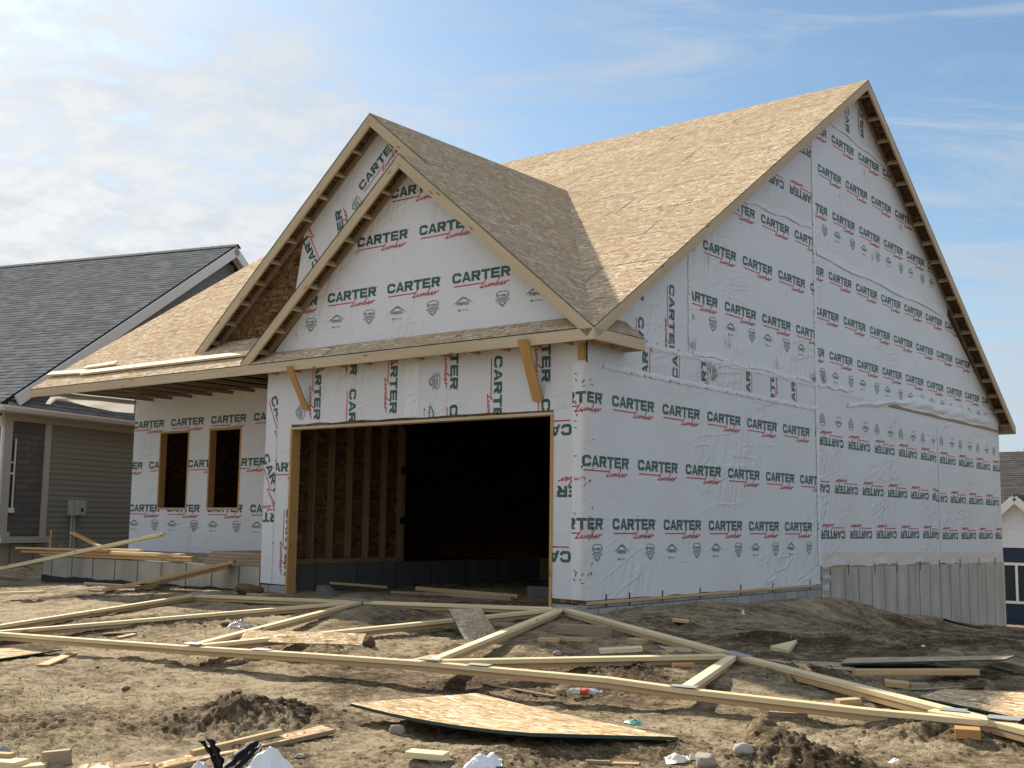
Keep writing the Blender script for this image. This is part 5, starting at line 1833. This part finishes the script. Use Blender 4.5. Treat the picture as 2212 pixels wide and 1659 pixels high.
# ramp plank pair up to the porch
for k, lab in enumerate(('upper plank of the ramp leading up to the porch', 'lower plank of the ramp leading up to the porch')):
    a, c = at(*k1(830 + 260 * k, 1662 - 16 * k), .02), on_y((1858 - 40 * k, 1432 + 36 * k), -.10)
    a, c = a + V(0, 0, .01), V(*c)
    xy_board(lab, a, c, .26, .05, 'lumber', name='ramp_plank', group='planks of the porch ramp', cat='plank')
b = MB()
for k in range(5):
    b.box((-7.52 + .03 * k, .10 + .02 * k, pz - .045 + .05 * k), (1.52 - .03 * k, 0, 0), (0, 1.2, 0), (0, 0, .046))
tag(b.build('board_stack', 'lumber_old'), 'brown stack of boards on the porch beside the garage pier', 'stack')
xy_board('stake upright in the soil between the two houses', on_y((392, 1350), .9), on_y((408, 1180), .9), .05, .02, 'lumber_orange', name='stake', group=None, up=(0, -1, 0), cat='stake')
# boards left lying on the roof over the porch
kr = crop(0, 900)


def on_roof(x, y, lift=.0):
    return on_plane(*kr(x, y), (0, -S, 1), ZE + S * OV + lift)


for lab, q0, q1, wd in (('long board lying on the porch roof near the eave', (655, 1142), (1975, 985), .14), ('shorter board on the porch roof left of the long one', (395, 1150), (668, 1132), .14),
                        ('offcut on the porch roof behind the long board', (640, 1122), (880, 1088), .12)):
    a, c = on_roof(*q0, .05), on_roof(*q1, .05)
    if 'offcut' in lab:
        a, c = a + V(0, .1, .0657), c + V(0, .1, .0657)
    xy_board(lab, a, c, wd, .036, 'lumber_fresh', name='board', group='boards lying on the porch roof', up=nF)
kq = crop(0, 900)

# ------------------------------------------------------------------ stones, clods and litter
def stone(label, u, v, wpx, hpx, mat='rock', seed=1, name='stone', cat='stone', group='stones on the dirt', flat=.75, rough=.16):
    c = at(u, v)
    dist = (c - CAM) @ _fw
    w_, h_ = wpx * dist / FPX, hpx * dist / FPX
    import bmesh
    bm = bmesh.new()
    bmesh.ops.create_icosphere(bm, subdivisions=4, radius=.5)
    vs = np.array([q.co for q in bm.verts])
    o = seed * 7.3
    dsp = 1 + rough * 1.8 * fbm(vs[:, 0] * 1.3 + vs[:, 2] + o, vs[:, 1] * 1.3 - vs[:, 2] * .7 + o, 1.5, 4, seed)
    rr = random.Random(seed)
    for _ in range(7):      # flattened faces
        d = unit([rr.gauss(0, 1) for _ in range(3)])
        lim = rr.uniform(.30, .42)
        k = vs @ d
        vs = vs - np.outer(np.maximum(k - lim, 0) * .8, d)
    vs = vs * dsp[:, None]
    ax = _rt0
    ay = np.cross(V(0, 0, 1), ax)
    pts = np.outer(vs[:, 0] * w_, ax) + np.outer(vs[:, 1] * w_ * flat, ay) + np.outer(vs[:, 2] * h_ * 1.25, V(0, 0, 1))
    me = bpy.data.meshes.new(name)
    bm.to_mesh(me)
    bm.free()
    me.vertices.foreach_set('co', pts.ravel())
    me.polygons.foreach_set('use_smooth', np.ones(len(me.polygons), bool))
    me.uv_layers.new(name='UVMap')
    lp = np.zeros(len(me.loops), int)
    me.loops.foreach_get('vertex_index', lp)
    uvs = np.stack([pts[lp, 0] + pts[lp, 2] * .6, pts[lp, 1] + pts[lp, 2]], -1)
    me.uv_layers[0].data.foreach_set('uv', uvs.ravel())
    me.materials.append(MAT[mat])
    ob = bpy.data.objects.new(name, me)
    COL.objects.link(ob)
    ob.location = (c + V(0, 0, h_ * .34)).tolist()
    return tag(ob, label, cat, group)


stone('rounded grey stone in loose soil left of the bowed sheet corner', 858, 1586, 40, 22, 'rock', 3)
stone('pale rounded stone on the soil heap at the lower right', 1606, 1630, 46, 26, 'rock_grey', 4)
stone('brown angular stone at the foot of the lower right heap', 1524, 1656, 56, 34, 'rock', 5, flat=.9)
stone('grey stone beside the pale board at the bottom', 940, 1648, 40, 22, 'rock_grey', 6)
stone('brown lump of clay at the right end of the bright strip', 797, 1395, 30, 22, 'clod', 7, 'soil_lump', 'soil lump', 'lumps of soil')
stone('boulder-like clay lump at the left garage pier', 535, 1284, 70, 26, 'clod', 8, 'soil_lump', 'soil lump', 'lumps of soil', rough=.3)
stone('flat stone under the horizontal web of the truss', 1203, 1414, 22, 10, 'rock', 9)
stone('reddish lump near the crumpled clear sheeting', 486, 1352, 26, 10, 'clod', 10, 'soil_lump', 'soil lump', 'lumps of soil')
stone('small dark clod alone on the dry ground at the left', 272, 1491, 20, 9, 'clod', 11, 'soil_lump', 'soil lump', 'lumps of soil')
stone('low stone half buried at the lower left corner', 8, 1628, 30, 20, 'rock', 12)
stone('pale stone in cracked mud near the bottom', 648, 1637, 26, 10, 'rock', 13)


def crumple(label, u, v, wpx, hpx, mat, seed, name, cat, lift=0.0, depth=1.0, peak=None, n=44):
    """crumpled sheet heaped on the soil"""
    c = at(u, v, .0)
    dist = (c - CAM) @ _fw
    w_, h_ = wpx * dist / FPX, hpx * dist / FPX
    ay = np.cross(V(0, 0, 1), _rt0)
    g = np.linspace(-.5, .5, n)
    A, B = np.meshgrid(g, g, indexing='ij')
    rr_ = np.sqrt(A ** 2 + B ** 2) * 2
    f1 = np.abs(fbm(A * 2.4 + seed, B * 2.4 - seed, 1.0, 3, seed, .42))
    hgt = np.clip(1 - rr_ ** 1.6, 0, 1) * (.62 + .9 * (.3 - f1)) + .10 * (.3 - f1)
    wx, wy = A + .10 * fbm(A * 4, B * 4 + 9, 1, 3, seed + 3), B + .10 * fbm(A * 4 + 5, B * 4, 1, 3, seed + 5)
    P = c[None, None] + wx[..., None] * w_ * _rt0 + wy[..., None] * w_ * depth * ay + (hgt[..., None] * h_ * 1.35) * V(0, 0, 1)
    gz_ = height(P[..., 0], P[..., 1], False)
    P[..., 2] = gz_ + lift + np.maximum(hgt * h_ * 1.35, .003)
    b_ = MB()
    b_.grid(P, smooth=True)
    return tag(b_.build(name, mat, weld=True), label, cat)


crumple('crumpled white plastic sheeting at the bottom, right of the black strips', 583, 1672, 118, 46, 'plastic_white', 21, 'white_sheeting', 'plastic sheeting', depth=.7, n=60)
crumple('second wad of white plastic left of the black strips', 430, 1668, 44, 24, 'plastic_white', 23, 'white_sheeting', 'plastic sheeting')
crumple('crumpled translucent sheeting on the dirt behind the web', 520, 1353, 60, 12, 'clear', 25, 'clear_sheeting', 'plastic sheeting')
crumple('teal and white wrapper on the dirt right of the bowed sheet', *c5(1200, 1302), 36, 7, 'teal', 27, 'wrapper', 'wrapper')
crumple('white wrapper scrap beside the teal one', *c5(1150, 1298), 16, 6, 'plastic_white', 28, 'wrapper', 'wrapper')
crumple('white torn strip at the bottom near the grey stone', *c5(75, 1620), 44, 20, 'plastic_white', 29, 'plastic_scrap', 'plastic scrap')
crumple('white torn strip right of the grey stone, lower one', *c4(1990, 1640), 70, 22, 'plastic_white', 30, 'plastic_scrap', 'plastic scrap', depth=.6)
crumple('grey paper scrap beside the brown angular stone', *c5(1540, 1600), 50, 15, 'paper', 31, 'paper_scrap', 'paper')
crumple('white flap of paper leaning on the brown angular stone', *c5(1655, 1590), 14, 15, 'paper', 32, 'paper_scrap', 'paper')
crumple('white folded scrap low at the right bottom', *c6(1200, 1620), 30, 10, 'plastic_white', 33, 'plastic_scrap', 'plastic scrap')
crumple('white scrap under the left bottom chord', *c3(1030, 722), 24, 7, 'plastic_white', 34, 'plastic_scrap', 'plastic scrap')
crumple('smaller white scrap right of the one under the chord', *c3(1110, 722), 16, 5, 'plastic_white', 35, 'plastic_scrap', 'plastic scrap')
crumple('white paper sheet under the right tip of the truss', *c6(2030, 1370), 34, 6, 'paper', 36, 'paper_scrap', 'paper')
crumple('small white cup scrap on the bank by the block wall', *c5(2062, 440), 8, 9, 'plastic_white', 37, 'plastic_scrap', 'plastic scrap')
crumple('tiny white scrap low on the shaded slope', *c6(1415, 695), 9, 3, 'plastic_white', 38, 'plastic_scrap', 'plastic scrap')

# gritty block of concrete just inside the garage
b = MB()
p0 = at(*c4(760, 300))
b.slab([p0 + V(-.20, 0, -.02), p0 + V(.16, .08, -.02), p0 + V(-.10, .05, .15), p0 + V(-.19, .02, .15)], (.2, -1, 0), .16)
tag(b.build('concrete_block', 'concrete_dark'), 'grey concrete block on the garage dirt behind the truss', 'block')
b = MB()
p0 = at(*c5(440, 305))
b.box(p0 - V(.2, 0, .02), (.40, .0, 0), (0, .19, 0), (0, 0, .17))
tag(b.build('concrete_block', 'concrete_dark'), 'dim concrete block deep in the garage by the right jamb', 'block')


# black sheeting strips sticking up, bottom left
def strap(parent, pts, w_, seed):
    rr = random.Random(seed)
    P = []
    n = 22
    pts = [V(*p) for p in pts]
    for i in range(n + 1):
        t = i / n * (len(pts) - 1)
        k = min(int(t), len(pts) - 2)
        p = pts[k] + (pts[k + 1] - pts[k]) * (t - k)
        tw = t * .8 + seed
        side = unit(_rt0 * math.cos(.6 * math.sin(tw)) + V(0, 0, 1) * .25 * math.sin(tw))
        dep = unit(np.cross(V(0, 0, 1), _rt0))
        wd = w_ * (.8 + .25 * math.sin(i * .9 + seed))
        P.append([p + side * wd * (q - .5) + dep * wd * .30 * math.sin(q * 7 + seed) for q in np.linspace(0, 1, 9)])
    b_ = MB()
    b_.grid(P, smooth=True, thick=.003)
    return b_.build('strip', 'black_sheet', parent)


c0 = at(465, 1672)
bs = thing('black_sheeting', c0, 'torn black sheeting strips sticking up from the soil at the bottom left', 'plastic sheeting')
dp = (c0 - CAM) @ _fw


def near(u, v, back=0.0):
    D = ray(u, v)
    return CAM + D * (dp + back)


strap(bs, [near(468, 1668), near(462, 1640), near(452, 1622), near(434, 1600)], .036, 1)
strap(bs, [near(476, 1672), near(472, 1640), near(462, 1615), near(452, 1596)], .062, 2)
strap(bs, [near(482, 1668), near(500, 1650, .1), near(528, 1622, .2), near(556, 1603, .3)], .075, 3)
strap(bs, [near(490, 1674), near(520, 1652, .1), near(545, 1628, .2), near(562, 1606, .3)], .05, 4)

# drink bottle
c0 = at(*c5(815, 1052), .03)
bt_ = thing('bottle', c0, 'crushed clear drink bottle with an orange label under the bottom chord', 'bottle')
ax = unit(_rt0 + V(.2, -.1, 0))
rr = random.Random(3)


def lathe(prof, name, mat):
    b_ = MB()
    s1 = np.cross(V(0, 0, 1), ax)
    P = []
    for x, r_ in prof:
        P.append([c0 + ax * x + (s1 * math.cos(t) + V(0, 0, 1) * math.sin(t) * .8) * r_ * (1 + .10 * math.sin(3 * t + x * 60)) for t in np.linspace(0, 2 * math.pi, 20)])
    b_.grid(P)
    return b_.build(name, mat, bt_)


lathe([(-.125, .002), (-.122, .028), (-.10, .034), (-.075, .029), (-.05, .034), (-.035, .033), (.03, .033), (.055, .034), (.085, .026), (.105, .014), (.118, .013)], 'body', 'clear')
lathe([(-.04, .0355), (-.02, .0345), (.0, .036), (.028, .035)], 'label', 'orange')
lathe([(.115, .0155), (.116, .0165), (.132, .0165), (.133, .002)], 'cap', 'plastic_white')

# dark hose lying along the foundation
b = MB()
pts = [at(*c6(*q), .02) for q in ((1575, 480), (1640, 500), (1720, 520), (1800, 538), (1880, 545), (1960, 548))]
for a, c in zip(pts[:-1], pts[1:]):
    b.beam(a, c, .035, .035, (0, 0, 1), ch=.01)
tag(b.build('drain_pipe', 'dark'), 'thin black pipe curving out of the soil at the concrete foundation', 'pipe')


# ------------------------------------------------------------------ loose soil, grass and straw
def scatter_clods():
    rg = np.random.RandomState(5)
    import bmesh
    protos = []
    for s_i in range(6):
        bm = bmesh.new()
        bmesh.ops.create_icosphere(bm, subdivisions=2 if s_i < 3 else 1, radius=.5)
        vs = np.array([q.co for q in bm.verts])
        vs = vs * (1 + .9 * fbm(vs[:, 0] * 2 + s_i, vs[:, 1] * 2 + vs[:, 2] * 2, 1.3, 3, 200 + s_i))[:, None]
        protos.append((vs, np.array([[v.index for v in f.verts] for f in bm.faces])))
        bm.free()
    N = 4500
    fa = math.atan2(_fw[1], _fw[0])
    r = 5.2 * np.exp(rg.rand(N * 4) * math.log(22 / 5.2))
    t = fa + (rg.rand(N * 4) - .5) * R(60)
    x, y = CAM[0] + r * np.cos(t), CAM[1] + r * np.sin(t)
    mm = mound_mask(x, y)
    patch = np.clip(fbm(x, y, 1.1, 3, 61) * 2.2 + .10, 0, 1)
    keep = (rg.rand(N * 4) < np.clip(.05 + .85 * mm + .5 * patch, 0, 1)) & ~((y > -.05) & (x < .12) & (x > -12))
    x, y, mm = x[keep][:N], y[keep][:N], mm[keep][:N]
    z = height(x, y)
    sz = .006 + .013 * rg.rand(len(x)) ** 4 + .026 * mm * rg.rand(len(x)) ** 4
    allv, allf, base = [], [], 0
    for i in range(len(x)):
        vs, fs = protos[int(rg.randint(6))] if sz[i] > .02 else protos[3 + int(rg.randint(3))]
        a = rg.rand() * 6.28
        m = np.array([[math.cos(a), -math.sin(a), 0], [math.sin(a), math.cos(a), 0], [0, 0, .75]])
        allv.append((vs @ m.T) * sz[i] * 2 + [x[i], y[i], z[i] + sz[i] * .05])
        allf.append(fs + base)
        base += len(vs)
    Vv, F = np.concatenate(allv), np.concatenate(allf)
    me = bpy.data.meshes.new('soil_clods')
    me.from_pydata(Vv.tolist(), [], F.tolist())
    me.uv_layers.new(name='UVMap')
    lp = np.zeros(len(me.loops), int)
    me.loops.foreach_get('vertex_index', lp)
    me.uv_layers[0].data.foreach_set('uv', Vv[lp][:, :2].ravel())
    me.materials.append(MAT['soil'])
    at_ = me.attributes.new('damp_shade', 'FLOAT', 'POINT')
    at_.data.foreach_set('value', np.full(len(Vv), .22, np.float32))
    o = bpy.data.objects.new('soil_clods', me)
    COL.objects.link(o)
    tag(o, 'crumbs and clods of brown soil strewn over the ground', 'soil clods', None, 'stuff')


scatter_clods()


def blades(name, label, cat, spots, hgt, mat, lean, wid):
    rg = np.random.RandomState(len(name))
    b_ = MB()
    for (x0, y0, rad, cnt) in spots:
        for _ in range(cnt):
            a, q = rg.rand() * 6.28, rad * math.sqrt(rg.rand())
            x, y = x0 + q * math.cos(a), y0 + q * math.sin(a)
            z = float(height(x, y))
            h = hgt * (.5 + rg.rand())
            d = rg.rand() * 6.28
            t_ = V(math.cos(d), math.sin(d), 0) * lean * h
            s_d = V(-math.sin(d), math.cos(d), 0) * wid
            p = V(x, y, z - .003)
            b_.poly([p - s_d, p + s_d, p + s_d * .7 + t_ * .4 + V(0, 0, h * .6), p - s_d * .7 + t_ * .4 + V(0, 0, h * .6)], 0)
            b_.poly([p - s_d * .7 + t_ * .4 + V(0, 0, h * .6), p + s_d * .7 + t_ * .4 + V(0, 0, h * .6), p + t_ + V(0, 0, h)], 0)
    return tag(b_.build(name, mat), label, cat, None, 'stuff')


gs_px = [(150, 1500, .25, 50), (85, 1495, .25, 40), (300, 1508, .2, 60), (285, 1378, .5, 60), (1660, 1432, .4, 60), (1480, 1530, .7, 120), (1600, 1530, .9, 260), (1740, 1536, .5, 120),
         (690, 1530, .3, 40), (900, 1540, .3, 30), (1530, 1468, .3, 60), (120, 1625, .3, 60)]
sp_ = []
for (u, v, r_, c_) in gs_px:
    q = at(u, v)
    sp_.append((q[0], q[1], r_, c_))
blades('grass', 'sparse short green grass sprouting in the ruts', 'grass', sp_, .022, 'grass', 1.4, .0025)
rg_ = np.random.RandomState(8)
sp_ = []
for _ in range(260):
    q = at(rg_.uniform(0, 2212), rg_.uniform(1400, 1655))
    sp_.append((q[0], q[1], .35, 9))
blades('straw', 'scattered bits of dry straw and stems on the dirt', 'straw', sp_, .012, 'straw', 5.0, .0016)
